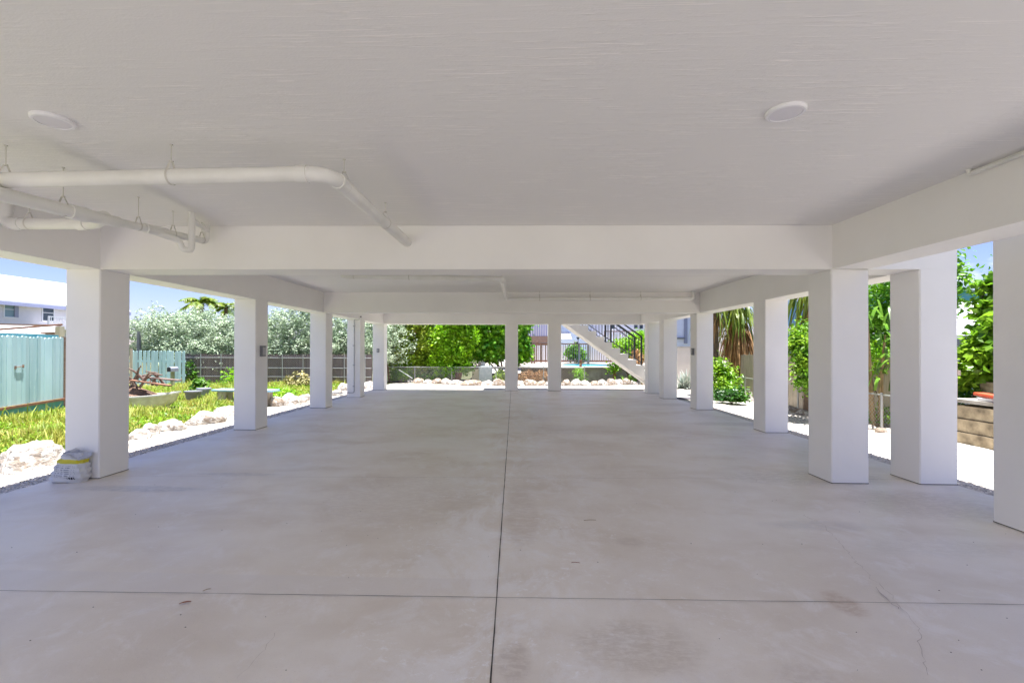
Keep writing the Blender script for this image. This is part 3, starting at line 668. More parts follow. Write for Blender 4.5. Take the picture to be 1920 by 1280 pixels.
# left row: big ones first (pixel x, pixel base y, width, height)
for i, (x, y, wd, ht, mm) in enumerate(((22, 886, .84, .36, 'rock'), (110, 862, .62, .36, 'rock'), (252, 824, .42, .18, 'rock'), (275, 816, .30, .22, 'rock'), (309, 808, .66, .20, 'rock'), (367, 796, .84, .27, 'rock'), (414, 786, .80, .28, 'rock'),
                                          (455, 772, .5, .25, 'rock'), (514, 762, .42, .26, 'rockb'), (538, 760, .62, .36, 'rock'), (566, 755, .50, .26, 'rock'), (515, 752, .3, .16, 'rock'), (600, 748, .5, .28, 'rock'), (629, 742, .40, .22, 'rock'), (641, 733, .55, .30, 'rock'), (690, 729, .7, .3, 'rock'))):
    g = onz(x, y, GZ)
    rock((g.x, g.y + wd * .3, GZ - .02), wd, ht + .02, m=mm, seed=i * 3 + 1, d=wd * .9)
# back row
x = 732.0; i = 0
spec = [(14, 10, 'rock'), (16, 12, 'rockb'), (13, 8, 'rock'), (19, 11, 'rockb'), (15, 9, 'rock'), (20, 12, 'rockb'), (15, 13, 'rock'), (24, 11, 'rock'), (31, 12, 'rockb'), (26, 12, 'rock'), (20, 15, 'rockb'), (22, 12, 'rockb'), (16, 11, 'rock'), (26, 13, 'rockb'), (14, 11, 'rockb'), (17, 12, 'rock'), (13, 12, 'rock'), (18, 13, 'rockb'), (20, 14, 'rock'), (17, 11, 'rock'), (13, 10, 'rockb'), (18, 12, 'rock'), (15, 14, 'rockb'), (14, 12, 'rock'), (14, 14, 'rockb'), (14, 10, 'rock'), (16, 11, 'rockb'), (14, 10, 'rock')]
while x < 1206 and i < len(spec) * 2:
    wpx, hpx, mm = spec[i % len(spec)]
    cx_ = x + wpx / 2; by = 716 + 7 * min(1, max(0, (cx_ - 740) / 140)) - 1.5 * max(0, (cx_ - 1080) / 130)
    g = onz(cx_, by, GZ); sc = g.y / F
    rock((g.x, g.y + .15, GZ - .02), wpx * sc * 1.42, hpx * sc * 1.0, m=mm, seed=50 + i, d=.5)
    x += wpx; i += 1
# right side low rubble by the garden fence
for i, (x, y, wd, ht, mm) in enumerate(((1346, 741, .5, .16, 'rockb'), (1362, 744, .45, .17, 'rockb'), (1378, 746, .4, .2, 'rockb'), (1409, 752, .35, .12, 'rock'), (1487, 770, .35, .13, 'rock'), (1500, 774, .3, .1, 'rockb'), (1511, 778, .35, .13, 'rock'), (1640, 806, .25, .1, 'rock'), (1660, 812, .25, .1, 'rockb'))):
    g = onz(x, y, GZ); rock((g.x, g.y + .1, GZ - .02), wd, ht + .02, m=mm, seed=200 + i)
# labels for the rocks, from where they stand in the picture
gaps = [(0, 118, 'left of the front left pillar'), (243, 436, 'between the first and second left pillars'), (502, 580, 'between the second and third left pillars'), (622, 652, 'between the third and fourth left pillars'), (684, 699, 'just left of the last left pillar'), (727, 947, 'at the back, left of the middle pillars'), (971, 1028, 'at the back between the two middle pillars'), (1052, 1210, 'at the back below the stairs'), (1338, 1412, 'by the garden fence near the palm'), (1478, 1515, 'under the board fence left of the corner pillar'), (1629, 1670, 'under the strap leaved plant on the right')]
ords = ['first', 'second', 'third', 'fourth', 'fifth', 'sixth', 'seventh', 'eighth', 'ninth', 'tenth', 'eleventh', 'twelfth', 'thirteenth', 'fourteenth', 'fifteenth', 'sixteenth']
for a_, b_, txt in gaps:
    inn = sorted([r for r in rocks if a_ - 4 <= pix(r[0].location)[0] <= b_ + 4], key=lambda r: pix(r[0].location)[0])
    for k, (o, mm, wd) in enumerate(inn):
        colr = 'pale limestone' if mm == 'rock' else 'tan brown'
        if len(inn) == 1: o['label'] = f'{colr} boulder {txt}'
        else: o['label'] = f'{colr} boulder {txt}, {ords[min(k, 15)]} from left'
for o, mm, wd in rocks:
    if 'label' in o: o['group'] = 'boulders edging the gravel'
    else: bpy.data.objects.remove(o)

# loose pebbles at the slab edges
rng = np.random.default_rng(4)
n = 9000; side = rng.random(n) < .62
Xp = np.where(side, -5.28 - rng.random(n) ** 1.3 * 1.1, 4.95 + rng.random(n) ** 1.1 * 2.2); Yp = np.where(side, 4.2 + rng.random(n) ** 1.4 * 8, 4.4 + rng.random(n) ** 1.3 * 7)
s = rng.uniform(.006, .017, n)[:, None]; c = np.stack([Xp, Yp, np.full(n, GZ + .004)], 1)
octv = np.array([[1, 0, 0], [0, 1, 0], [-1, 0, 0], [0, -1, 0], [0, 0, .7], [.0, .0, -.7]]); ang = rng.uniform(0, 6.28, n); ca, sa = np.cos(ang)[:, None], np.sin(ang)[:, None]
ox = octv[None, :, 0] * ca * 1.3 - octv[None, :, 1] * sa; oy = octv[None, :, 0] * sa * 1.3 + octv[None, :, 1] * ca; oz = np.repeat(octv[None, :, 2], n, 0)
V = c[:, None, :] + np.stack([ox, oy, oz], 2) * s[:, :, None]
fo = np.array([[0, 1, 4], [1, 2, 4], [2, 3, 4], [3, 0, 4], [1, 0, 5], [2, 1, 5], [3, 2, 5], [0, 3, 5]])
Fq = (fo[None] + (np.arange(n) * 6)[:, None, None]).reshape(-1, 3)
setp(np_mesh('loose_pebbles', V, Fq, M['pebble']), 'loose pale pebbles scattered over the gravel at the slab edges', 'pebbles', kind='stuff')

# ================================================================== WEEDS
rng = np.random.default_rng(8)
n = 120000
Y = 3.8 + rng.random(n) ** 1.2 * 16.5; X = -6.75 - rng.random(n) ** 1.25 * 8.0
X = np.where(Y > 19.2, np.minimum(X, -6.2), X)
dens = np.sin(X * 1.9 + 1.3 * np.sin(Y * 1.1)) * np.cos(Y * 1.5 + X) * .5 + .5
keep = rng.random(n) < .45 + .55 * dens
hull_c = onz(290, 768, 0)
keep &= ~((np.abs(X - hull_c.x) < .9) & (np.abs(Y - hull_c.y - .6) < .5))
X, Y, dens = X[keep], Y[keep], dens[keep]; n = len(X)
edge = np.clip((-6.75 - X) / .8, .25, 1)
h = rng.uniform(.05, .18, n) * (.6 + .9 * dens) * edge; tall = rng.random(n) < .03; h = np.where(tall, h * 1.8, h)
ang = rng.uniform(0, 6.28, n); lean = rng.uniform(.1, .9, n) * h; wd = rng.uniform(.006, .016, n)
dx, dy = np.cos(ang), np.sin(ang); bx, by = -dy * wd, dx * wd; z0 = GZ + .004
V = np.stack([np.stack([X - bx, Y - by, np.full(n, z0)], 1), np.stack([X + bx, Y + by, np.full(n, z0)], 1),
              np.stack([X + dx * lean * .45 + bx * .9, Y + dy * lean * .45 + by * .9, z0 + h * .62], 1), np.stack([X + dx * lean, Y + dy * lean, z0 + h], 1),
              np.stack([X + dx * lean * .45 - bx * .9, Y + dy * lean * .45 - by * .9, z0 + h * .62], 1)], 1)
i = np.arange(n) * 5; Fq = np.concatenate([np.stack([i, i + 1, i + 2], 1), np.stack([i, i + 2, i + 4], 1), np.stack([i + 4, i + 2, i + 3], 1)])
setp(np_mesh('weeds', V, Fq, M['grass']), 'knee high yellow green weeds and grass covering the left yard', 'weeds', kind='stuff')
n = 26000; cc = np.stack([-6.9 - rng.random(n) ** 1.2 * 7, 3.8 + rng.random(n) ** 1.2 * 15.3, np.zeros(n)], 1)
msk = np.sin(cc[:, 0] * 1.7 + 2.1 * np.sin(cc[:, 1] * .9)) * np.cos(cc[:, 1] * 1.3) > -.1
cc = cc[msk]; cc[:, 2] = GZ + .03 + rng.random(len(cc)) * .15
V, Fq = leaf_cards(rng, cc, .05, 1.2, .6)
setp(np_mesh('ground_cover', V, Fq, M['lf_lime']), 'low broad leaved ground cover mixed into the yellow green weeds', 'ground cover', kind='stuff')
# leafy low weeds
def leafy(name, lab, cat, x, y, seed, r=.35, h=.4, n=500, leaf='lf_bright', size=.07, group=None):
    g = onz(x, y, GZ)
    return shrub(name, lab, cat, seed, (g.x, g.y, GZ), [(g.x, g.y, GZ + h * .5, r, r, h * .5), (g.x + r * .4, g.y - .05, GZ + h * .35, r * .6, r * .6, h * .35)], n, size, leaf, r0=.012, cs=.06, group=group)
leafy('leafy_weed', 'low leafy green weed clump behind the boulders, right of the second left pillar', 'weed', 522, 748, 301, .5, .32, 1000, 'lf_bright', .09)
leafy('leafy_weed', 'feathery light green weed at the left edge of the second left pillar', 'weed', 430, 726, 302, .35, .8, 420, 'lf_bright', .10)
leafy('dry_bush', 'dry straw coloured bush against the dark reed fence', 'bush', 566, 727, 303, .7, .6, 700, 'straw', .14)
leafy('leafy_weed', 'small green plant with upright leaves beside the grey plant pot', 'weed', 375, 741, 304, .22, .55, 420, 'strapleaf', .16)

# ================================================================== LEFT: TEAL FENCES, MAILBOX, BOAT
def board_fence(name, lab, a, b, z0, z1, bw, gap, m, rails=(), caps=False, seed=1, thick=.022, flip=1):
    a, b = Vector((a[0], a[1], 0)), Vector((b[0], b[1], 0)); L_ = (b - a).length; d = (b - a).normalized(); rz = math.atan2(d.y, d.x)
    t = thing(name, lab, 'fence', (a.x, a.y, 0), rz); r_ = random.Random(seed); x = 0; mb = MB()
    while x < L_:
        ww = bw * r_.uniform(.82, 1.15); o = r_.uniform(-.006, .006); zt = z1 + r_.uniform(-.015, .015)
        x1_ = min(x + ww, L_)
        cz = ww * .22 if caps else 0
        if caps: poly = [(x, z0), (x1_, z0), (x1_, zt - cz), (x1_ - ww * .25, zt), (x + ww * .25, zt), (x, zt - cz)]
        else: poly = [(x, z0), (x1_, z0), (x1_, zt), (x, zt)]
        mb.yprism(poly, o, o + thick); x = x1_ + gap * r_.uniform(.3, 1.6)
    mb.build('boards', M[m], t)
    for zr in rails: MB().box(0, L_, .032 * flip + (0 if flip > 0 else -.02), .032 * flip + .05, zr - .045, zr + .045).build('rail', M[m], t)
    return t, L_
F0, F1 = Vector((-9.9, 6.6, 0)), Vector((-11.2, 10.94, 0))
tf, Lf = board_fence('board_fence', 'tall weathered teal board fence with uneven scalloped tops, left of the front left pillar', F0, F1, .27, 1.76, .125, .009, 'teal', (.5, 1.5), True, 2)
# darker skirt and rusty rail at its foot
MB().box(-.1, Lf, -.045, -.008, .21, .265).build('bottom_rail', M['rust'], tf); MB().box(-.1, Lf, -.01, .012, -.08, .205).build('skirt_board', M['tealdark'], tf)
MB().box(-.1, Lf, .10, .12, 1.70, 1.82).build('top_board', M['tealdark'], tf)
MB().box(Lf + .01, Lf + .1, -.04, .06, -.08, 1.78).build('post', M['brown'], tf)
hw = MB(); 
for zz, xx in ((1.08, 2.95), (1.10, 3.17)): hw.box(xx, xx + .045, -.02, -.008, zz - .035, zz + .035)
hw.tube([(2.98, -.022, 1.09), (3.19, -.022, 1.10)], .008, 6); hw.build('latch', M['brown'], tf)
# picket panel
g0 = ony(205, 722, 19.0); g1 = ony(346, 722, 19.0)
tp, Lp = board_fence('picket_fence', 'pale teal picket fence panel with gaps, behind the mailbox', (g0.x, 19.0), (g1.x, 19.0), -.05, 1.40, .135, .045, 'teal', (.35, .95), True, 5)
MB().box(.95, 1.03, -.06, -.005, -.1, 1.5).build('post', M['grey_wood'], tp)
# utility post
g = ony(257, 655, 19.8)
u = MB().box(-.055, .055, -.055, .055, 0, 2.35).build('utility_post', M['grey_plastic'], None, bevel=.008); u.location = (g.x, 19.9, GZ); setp(u, 'plain grey post rising above the pale teal picket fence', 'post')
# mailbox
g = ony(324, 692, 17.2); t = thing('mailbox', 'black mailbox with open rounded end on a pale olive post', 'mailbox', (g.x, 17.2, GZ), rad(94))
zc = g.z - GZ; mb = MB(); prof = [(-.075, -.09), (.075, -.09), (.075, .02)] + [(.075 * math.cos(a_), .02 + .075 * math.sin(a_)) for a_ in [math.pi * k / 10 for k in range(1, 10)]] + [(-.075, .02)]
n = len(prof); mb.add([(-.22, y_, zc + z_) for y_, z_ in prof] + [(.22, y_, zc + z_) for y_, z_ in prof] + [(-.22, y_ * .86, zc + z_ * .86) for y_, z_ in prof] + [(.2, y_ * .86, zc + z_ * .86) for y_, z_ in prof],
    [(i, (i + 1) % n, n + (i + 1) % n, n + i) for i in range(n)] + [tuple(range(n, 2 * n))] + [((i + 1) % n, i, 2 * n + i, 2 * n + (i + 1) % n) for i in range(n)] + [(2 * n + (i + 1) % n, 2 * n + i, 3 * n + i, 3 * n + (i + 1) % n) for i in range(n)] + [tuple(range(3 * n, 4 * n))])
mb.build('box', M['shutter'], t); MB().box(-.23, -.222, -.065, .065, zc - .08, zc + .075).build('door', M['black'], t)
MB().box(-.06, .05, -.045, .045, 0, zc - .095).build('post', mat('olive_post', (.42, .42, .26), .8, (.30, .28, .18), 6), t)
# old boat used as planter, with driftwood
hc = onz(288, 770, GZ); t = thing('old_boat', 'chalky white skiff sunk in weeds, full of brown debris, behind the front left pillar', 'boat', (hc.x - .72, hc.y + .3, GZ - .03), rad(8)); t.scale = (.95, .9, .84)
mb = MB(); N = 26; outer = []
for j, (rx, ry, z) in enumerate(((.78, .34, 0), (.98, .46, .18), (1.05, .52, .42), (1.10, .555, .43), (1.10, .555, .475), (1.0, .47, .475), (.93, .41, .30))):
    for k in range(N): a_ = 2 * math.pi * k / N; ca, sa = math.cos(a_), math.sin(a_); outer.append((rx * abs(ca) ** .75 * (1 if ca > 0 else -1), ry * abs(sa) ** .8 * (1 if sa > 0 else -1), z + .10 * max(0, ca) ** 2))
mb.add(outer, [(j * N + k, j * N + (k + 1) % N, (j + 1) * N + (k + 1) % N, (j + 1) * N + k) for j in range(6) for k in range(N)])
mb.build('hull', M['hull'], t, smooth=True)
MB().add([(.92 * math.cos(2 * math.pi * k / 20), .40 * math.sin(2 * math.pi * k / 20), .33) for k in range(20)] + [(-.1, 0, .80)], [(k, (k + 1) % 20, 20) for k in range(20)]).build('filling', mat('leaf_litter', (.15, .09, .065), .95, (.26, .16, .11), 9, bump=1, bscale=20, bdist=.1), t)
r_ = random.Random(21); t2 = thing('driftwood_pile', 'heap of brown driftwood branches and planks piled on the old skiff', 'driftwood', (hc.x - .62, hc.y + .4, .56))
for k in range(11):
    mb = MB(); a_ = r_.uniform(-2.6, .5); l_ = r_.uniform(.45, .95); z = r_.uniform(-.05, .25); x0, y0 = r_.uniform(-.35, .3), r_.uniform(-.2, .25); el = r_.uniform(-.1, .9)
    pts = []
    for q in range(7): u_ = q / 6; pts.append((x0 + math.cos(a_) * l_ * (u_ - .3) * math.cos(el) + r_.uniform(-.03, .03), y0 + math.sin(a_) * l_ * (u_ - .3) * .5, z + math.sin(el) * l_ * (u_ - .2) * .8 + .10 * math.sin(u_ * 3.1)))
    mb.tube(pts, [.035 * (1 - .65 * q / 6) for q in range(7)], 6); mb.build('branch', M['drift'], t2, smooth=True)
MB().beam((-.2, .15, .18), (.95, .05, .1), .16, .03).build('plank', M['drift'], t2)
MB().beam((-.1, -.25, .12), (.9, -.2, -.02), .14, .03).build('plank', M['rust'], t2)
# plant pot pair and teal table
g = onz(362, 752, GZ); MBp = MB(); MBp.tube([(0, 0, 0), (0, 0, .26), (0, 0, .27), (0, 0, .31)], [.16, .21, .24, .24], 14)
o = MBp.build('plant_pot', M['grey_plastic'], None, smooth=True); o.location = (g.x, g.y, GZ); setp(o, 'dull grey plant pot standing in the weeds, left of the small upright leafed plant', 'plant pot')
MBp = MB(); MBp.tube([(0, 0, 0), (0, 0, .28), (0, 0, .29), (0, 0, .33)], [.15, .19, .21, .21], 14); g = onz(382, 747, GZ)
o = MBp.build('plant_pot', M['shutter'], None, smooth=True); o.location = (g.x, g.y, GZ); setp(o, 'bluish grey plant pot standing in the weeds under the small upright leafed plant', 'plant pot')
g = onz(444, 760, GZ); t = thing('picnic_bench', 'low bench with a faded light blue top, behind the second left pillar', 'bench', (g.x, g.y, GZ), rad(-5))
MB().box(-.62, 1.15, -.2, .2, .40, .45).build('seat', mat('light_blue_paint', (.30, .52, .68), .6, (.42, .60, .70), 5), t, bevel=.005)
for s_ in (-.35, .85): MB().box(s_ - .12, s_ + .12, -.15, .15, 0, .40).build('leg', M['grey_wood'], t)

# lean-to behind the tall fence
t = thing('patio_shelter', 'open patio shelter with rusty frame and white sheet roof behind the tall teal fence', 'shelter', (-17, 14, 0))
a = ony(-60, 607, 15.0); b = ony(114, 610, 18.0)
MB().beam(a, b, .06, .06).build('top_rail', M['brown'], t, world=True)
a2 = ony(-60, 622, 14.6); b2 = ony(116, 608.5, 17.6); MB().beam(a2, b2, .07, .07).build('roof_rail', M['rust'], t, world=True)
c1, c2 = ony(-60, 608, 20), ony(106, 611, 21); c3, c4 = ony(106, 626, 18), ony(-60, 623, 16)
mb = MB(); mb.add([c1, c2, c3, c4] + [v - Vector((0, 0, .04)) for v in (c1, c2, c3, c4)], [(0, 1, 2, 3), (7, 6, 5, 4), (0, 4, 5, 1), (1, 5, 6, 2), (2, 6, 7, 3), (3, 7, 4, 0)]).build('roof', M['roofw2'], t, world=True)
g = ony(112, 625, 17.8); MB().box(g.x - .1, g.x + .1, 17.7, 17.9, -.08, g.z + .28).build('post', mat('cream_post', (.50, .44, .33), .7), t, world=True)
g = ony(95, 625, 17.8); MB().box(g.x - .35, g.x + .24, 17.72, 17.8, g.z - .08, g.z + .06).build('crossbeam', M['brown'], t, world=True)

# ---------------------------------------------------------------- houses: generic pieces in a local frame (x along the facade, y away from the viewer)
def window(t, x, z, w_, h, muntin=True, glass='glass', y=0.0, shutters=False):
    f = MB(); f.box(x - w_ / 2 - .08, x - w_ / 2, y - .05, y + .02, z - .08, z + h + .08); f.box(x + w_ / 2, x + w_ / 2 + .08, y - .05, y + .02, z - .08, z + h + .08)
    f.box(x - w_ / 2, x + w_ / 2, y - .05, y + .02, z + h, z + h + .08); f.box(x - w_ / 2, x + w_ / 2, y - .06, y + .02, z - .08, z)
    if muntin: f.box(x - w_ / 2, x + w_ / 2, y - .035, y - .01, z + h * .5 - .025, z + h * .5 + .025)
    fo_ = f.build('window', M['white'], t)
    MB().box(x - w_ / 2, x + w_ / 2, y - .012, y - .004, z, z + h).build('pane', M[glass], fo_)
    if shutters:
        for s_ in (-1, 1):
            xa = x + s_ * (w_ / 2 + .09); MB().box(min(xa, xa + s_ * .22), max(xa, xa + s_ * .22), y - .06, y - .02, z - .1, z + h + .1).build('shutter', M['shutter'], t)
def gable_house(name, lab, loc, rz, L_, D_, H_, rise, wallm, roofm, over=.4):
    t = thing(name, lab, 'house', loc, rz)
    MB().box(0, L_, 0, D_, -.1, H_).build('wall', M[wallm], t)
    mb = MB(); th = .12; e = over
    prof = [(-e, H_ - e * rise / (D_ / 2)), (D_ / 2, H_ + rise), (D_ + e, H_ - e * rise / (D_ / 2))]
    vs = []
    for xx in (-e, L_ + e):
        vs += [(xx, y_, z_ + .01) for y_, z_ in prof] + [(xx, y_, z_ + .01 + th) for y_, z_ in prof]
    mb.add(vs, [(0, 1, 7, 6), (1, 2, 8, 7), (3, 9, 10, 4), (4, 10, 11, 5), (0, 6, 9, 3), (2, 5, 11, 8), (0, 3, 4, 1), (1, 4, 5, 2), (6, 7, 10, 9), (7, 8, 11, 10)])
    mb.build('roof', M[roofm], t)
    for xx in (0, L_): MB().add([(xx, 0, H_), (xx, D_, H_), (xx, D_ / 2, H_ + rise - .02)], [(0, 1, 2)]).build('gable_wall', M[wallm], t)
    return t
# far left white roofed house
ha = ony(0, 560, 34.0); hb = ony(121, 571, 38.8); dxy = Vector((hb.x - ha.x, hb.y - ha.y, 0)); Lh = dxy.length; rz = math.atan2(dxy.y, dxy.x)
st = Vector((ha.x, ha.y, 0)) - dxy.normalized() * 9
hz = ha.z
t = gable_house('white_roofed_house', 'two storey cream house with a long white metal roof, far left beyond the teal fence', st, rz, 9 + Lh + 5.6, 11, hz, 2.5, 'cream', 'roofw', .45)
def along(px, py):     # pixel -> local (x, z) on the facade
    d = ray(px, py); o_ = Vector((0, 0, 1.5)); nrm = Vector((-math.sin(rz), math.cos(rz), 0)); k = (st - o_).dot(nrm) / d.dot(nrm); q = o_ + d * k; return (q - st).dot(Vector((math.cos(rz), math.sin(rz), 0))), q.z
x, z = along(18.5, 594); window(t, x, z, .75 * 1.0, along(18.5, 566)[1] - z, True, 'curtain', shutters=False); 
x2, z2 = along(29.5, 595); MB().box(x2 - .14, x2 + .14, -.09, -.02, z2, z2 + 1.25).build('shutter', M['shutter'], t)
x, z = along(90, 601); window(t, x, z, .85, along(90, 572)[1] - z, True, 'glass')
x0, z0 = along(66, 612); x1, z1 = along(66, 593); xe, _ = along(150, 600)
rl = MB(); rl.box(x0, xe, -1.2, -1.15, z1 - .05, z1 + .03)
k = x0
while k < xe: rl.box(k, k + .05, -1.19, -1.16, z0, z1 - .05); k += .22
rl.box(x0, x0 + .1, -1.22, -1.12, z0 - .1, z1); rl.build('balcony_railing', M['white'], t)
MB().box(x0, xe, -1.22, -.003, z0 - .2, z0 - .02).build('balcony_floor', M['white'], t)
MB().box(-.45, 9 + Lh + 6.05, -.49, -.44, hz - .48, hz - .20).build('fascia', M['lavender'], t)
x, z = along(73.5, 530); MB().tube([(x, 5.5, hz + 2.4), (x, 5.5, hz + 3.4)], .05, 6).build('vent_pipe', M['grey_plastic'], t)

# ================================================================== LEFT BACK: REED FENCE, HEDGE
def chainlink(name, lab, a, b, z0, z1, posts, rails, mesh=.09, wire=.0035, group=None, pr=.022):
    a, b = Vector((a[0], a[1], 0)), Vector((b[0], b[1], 0)); L_ = (b - a).length; d = (b - a).normalized()
    t = thing(name, lab, 'fence', (a.x, a.y, 0), math.atan2(d.y, d.x), group)
    for x in posts: MB().tube([(x * L_, 0, GZ - .1), (x * L_, 0, z1 + .04)], pr, 8).build('post', M['galv'], t, smooth=True)
    for z in rails: MB().tube([(0, 0, z), (L_, 0, z)], pr * .7, 8).build('rail', M['galv'], t, smooth=True)
    mb = MB(); h = z1 - z0; k = -h
    while k < L_:
        for s_ in (1, -1):
            xa, xb = (k, k + h) if s_ > 0 else (k + h, k)
            za, zb = z0, z1
            # clip
            def cl(xa, za, xb, zb):
                if xa < 0: za += (zb - za) * (0 - xa) / (xb - xa); xa = 0
                if xa > L_: za += (zb - za) * (L_ - xa) / (xb - xa); xa = L_
                return xa, za
            xa2, za2 = cl(xa, za, xb, zb); xb2, zb2 = cl(xb, zb, xa, za)
            y = .012 * s_
            mb.add([(xa2 - wire, y, za2), (xa2 + wire, y, za2), (xb2 + wire, y, zb2), (xb2 - wire, y, zb2)], [(0, 1, 2, 3)])
        k += mesh
    mb.build('wire_mesh', M['galv'], t)
    return t
ra = ony(340, 690, 19.6); rb = ony(697, 690, 19.6)
t = chainlink('reed_fence', 'dark brown reed screen behind chain link wire, under the silver hedge', (ra.x, 19.55), (rb.x, 19.55), -.02, 1.22, [i / 9.3 for i in range(10)], [.28, .66, 1.10], .10)
mb = MB(); r_ = random.Random(6); x = 0; Lr_ = rb.x - ra.x
while x < Lr_:
    w_ = r_.uniform(.012, .03); o = r_.uniform(0, .02); mb.box(x, x + w_, .06 + o, .075 + o, -.1, 1.24 + r_.uniform(-.04, .04)); x += w_ + r_.uniform(.0, .004)
mb.build('reed_screen', M['reed'], t)
# silver hedge: one grown-together mass
bl = []; r_ = random.Random(9)
for k in range(34):
    x = -17.6 + k * .36; bl.append((x, 21.0 + r_.uniform(-.3, .4), 2.2 + r_.uniform(-.35, .35), r_.uniform(.7, 1.1), r_.uniform(.8, 1.1), r_.uniform(.75, 1.2) + (.1 if x < -13 else .25)))
for k in range(26): bl.append((-17.4 + k * .46, 20.45 + r_.uniform(-.3, .3), 1.5 + r_.uniform(-.3, .3), .55, .6, .5))
for k in range(12): bl.append((-13.2 + r_.uniform(-1.2, 1.2) - (2 if k % 2 else 0), 20.0, 1.0 + r_.uniform(-.4, .4), .5, .4, .45))
t = thing('silver_hedge', 'tall bushy silver grey hedge spilling over the dark reed fence', 'hedge', (-11.5, 21, 0))
tips = [(b[0], b[1], b[2]) for b in bl[:34:2]]
mb = MB()
for q in tips: mb.v, mb.f = mb.v, mb.f; bb = branches(3, (q[0] + .2, 21.2, -.1), [q], .05); mb.add(bb.v, bb.f)
mb.build('stems', M['bark'], t, world=True, smooth=True)
V, Fq = crown(5, bl, 80000, .115, clus=16, cs=.085, up=.6, aspect=.42, inner=.5); np_mesh('foliage', V, Fq, M['lf_silver'], t, origin=(-11.5, 21, 0))
leafy('vine_bush', 'dark green vine climbing at the right end of the pale teal picket panel', 'bush', 362, 720, 310, .3, 1.0, 700, 'lf_green', .10)

# ================================================================== PALMS
def coco_palm(lab, base, height, n, fl, seed, dead=6):
    t = thing('palm_tree', lab, 'palm tree', base); r_ = random.Random(seed)
    pts = [(math.sin(k / 8 * 1.2) * .25, 0, height * k / 8) for k in range(9)]
    MB().tube(pts, [.17 - .06 * k / 8 for k in range(9)], 10).build('trunk', M['bark'], t, smooth=True)
    top = Vector(pts[-1]); mb = MB(); V = []; Fq = []
    for k in range(n):
        a_ = 2 * math.pi * k / n + r_.uniform(-.2, .2); el = r_.uniform(-.1, 1.2); P_ = []; m_ = 14
        for q in range(m_ + 1):
            u_ = q / m_; rr_ = fl * u_ * math.cos(el * (1 - .5 * u_)); zz = fl * (math.sin(el) * u_ - .75 * u_ * u_); P_.append(top + Vector((math.cos(a_) * rr_, math.sin(a_) * rr_, zz)))
        mb.tube(P_, [.03 * (1 - .8 * q / m_) for q in range(m_ + 1)], 4)
        side = Vector((-math.sin(a_), math.cos(a_), 0))
        for q in range(2, m_ * 2):
            u_ = q / (m_ * 2); i0 = int(u_ * m_); f_ = u_ * m_ - i0; c_ = P_[i0].lerp(P_[min(i0 + 1, m_)], f_); l_ = fl * .34 * math.sin(math.pi * min(1, u_ * .85 + .12)); dr = (P_[min(i0 + 1, m_)] - P_[i0]).normalized()
            for s_ in (-1, 1):
                tip = c_ + side * s_ * l_ * .75 + dr * l_ * .45 + Vector((0, 0, -l_ * r_.uniform(.25, .7))); b_ = dr * .035; mid = c_.lerp(tip, .5) + Vector((0, 0, .05))
                j = len(V); V += [c_ - b_, c_ + b_, mid + b_ * 1.3, tip, mid - b_ * 1.3]; Fq += [(j, j + 1, j + 2), (j, j + 2, j + 4), (j + 4, j + 2, j + 3)]
    fr = mb.build('frond_stalks', M['palm'], t)
    np_mesh('fronds', np.array([tuple(v) for v in V]), np.array(Fq), M['palm'], t)
    return t
g = ony(372, 566, 31); coco_palm('bushy palm crown showing above the silver hedge, the left and fuller one', (g.x, 31, GZ), g.z + .0, 16, 1.5, 1)
g = ony(418, 572, 33); coco_palm('smaller palm crown above the silver hedge, just left of the second left pillar', (g.x, 33, GZ), g.z - .1, 13, 1.3, 2)

def fan_palm(lab, base, h, seed, green, dead, fl=1.5, skirt=1.4, trunk=.2, lean=(0, 0)):
    """palm with long hanging blade leaves over a skirt of dead brown ones"""
    t = thing('palm_tree', lab, 'palm tree', base); rng = np.random.default_rng(seed)
    pts = [(lean[0] * k / 6, lean[1] * k / 6, h * k / 6) for k in range(7)]
    MB().tube(pts, [trunk * (1.15 - .3 * k / 6) for k in range(7)], 12).build('trunk', M['bark'], t, smooth=True)
    top = np.array(pts[-1])
    def blades(n, el0, el1, ln, droop, wd, zoff, segs=7):
        az = rng.uniform(0, 2 * np.pi, n); el = rng.uniform(el0, el1, n); l_ = ln * rng.uniform(.7, 1.15, n); dr = droop * rng.uniform(.7, 1.3, n); w0 = wd * rng.uniform(.7, 1.3, n)
        o_ = top + np.stack([rng.normal(0, .08, n), rng.normal(0, .08, n), zoff * rng.random(n)], 1)
        V = []
        side = np.stack([-np.sin(az), np.cos(az), np.zeros(n)], 1)
        for q in range(segs + 1):
            u_ = q / segs; rr_ = l_ * u_ * np.cos(el) * (1 - .30 * u_); zz = l_ * (np.sin(el) * u_ - dr * u_ * u_)
            c_ = o_ + np.stack([np.cos(az) * rr_, np.sin(az) * rr_, zz], 1); ww = w0 * (math.sin(math.pi * min(.98, .12 + u_ * .86)) ** .6)
            V += [c_ - side * ww[:, None] / 2, c_ + side * ww[:, None] / 2]
        V = np.stack(V, 1).reshape(-1, 3); k = (segs + 1) * 2; i = np.arange(n) * k
        return V, np.concatenate([np.stack([i + 2 * q, i + 2 * q + 1, i + 2 * q + 3, i + 2 * q + 2], 1) for q in range(segs)])
    V, Fq = blades(green, -.1, 1.35, fl, 1.0, .045, .5); np_mesh('fronds', V, Fq, M['palm'], t)
    V, Fq = blades(dead, -1.3, -.3, skirt, .75, .03, -.5); np_mesh('dead_fronds', V, Fq, M['deadfrond'], t)
    return t
g = ony(1398, 622, 12.4); fan_palm('large shaggy palm with a brown skirt of dead fronds, right of the third right pillar', (7.78, 16.2, GZ), 2.75, 3, 260, 520, 1.25, 1.15, .16)
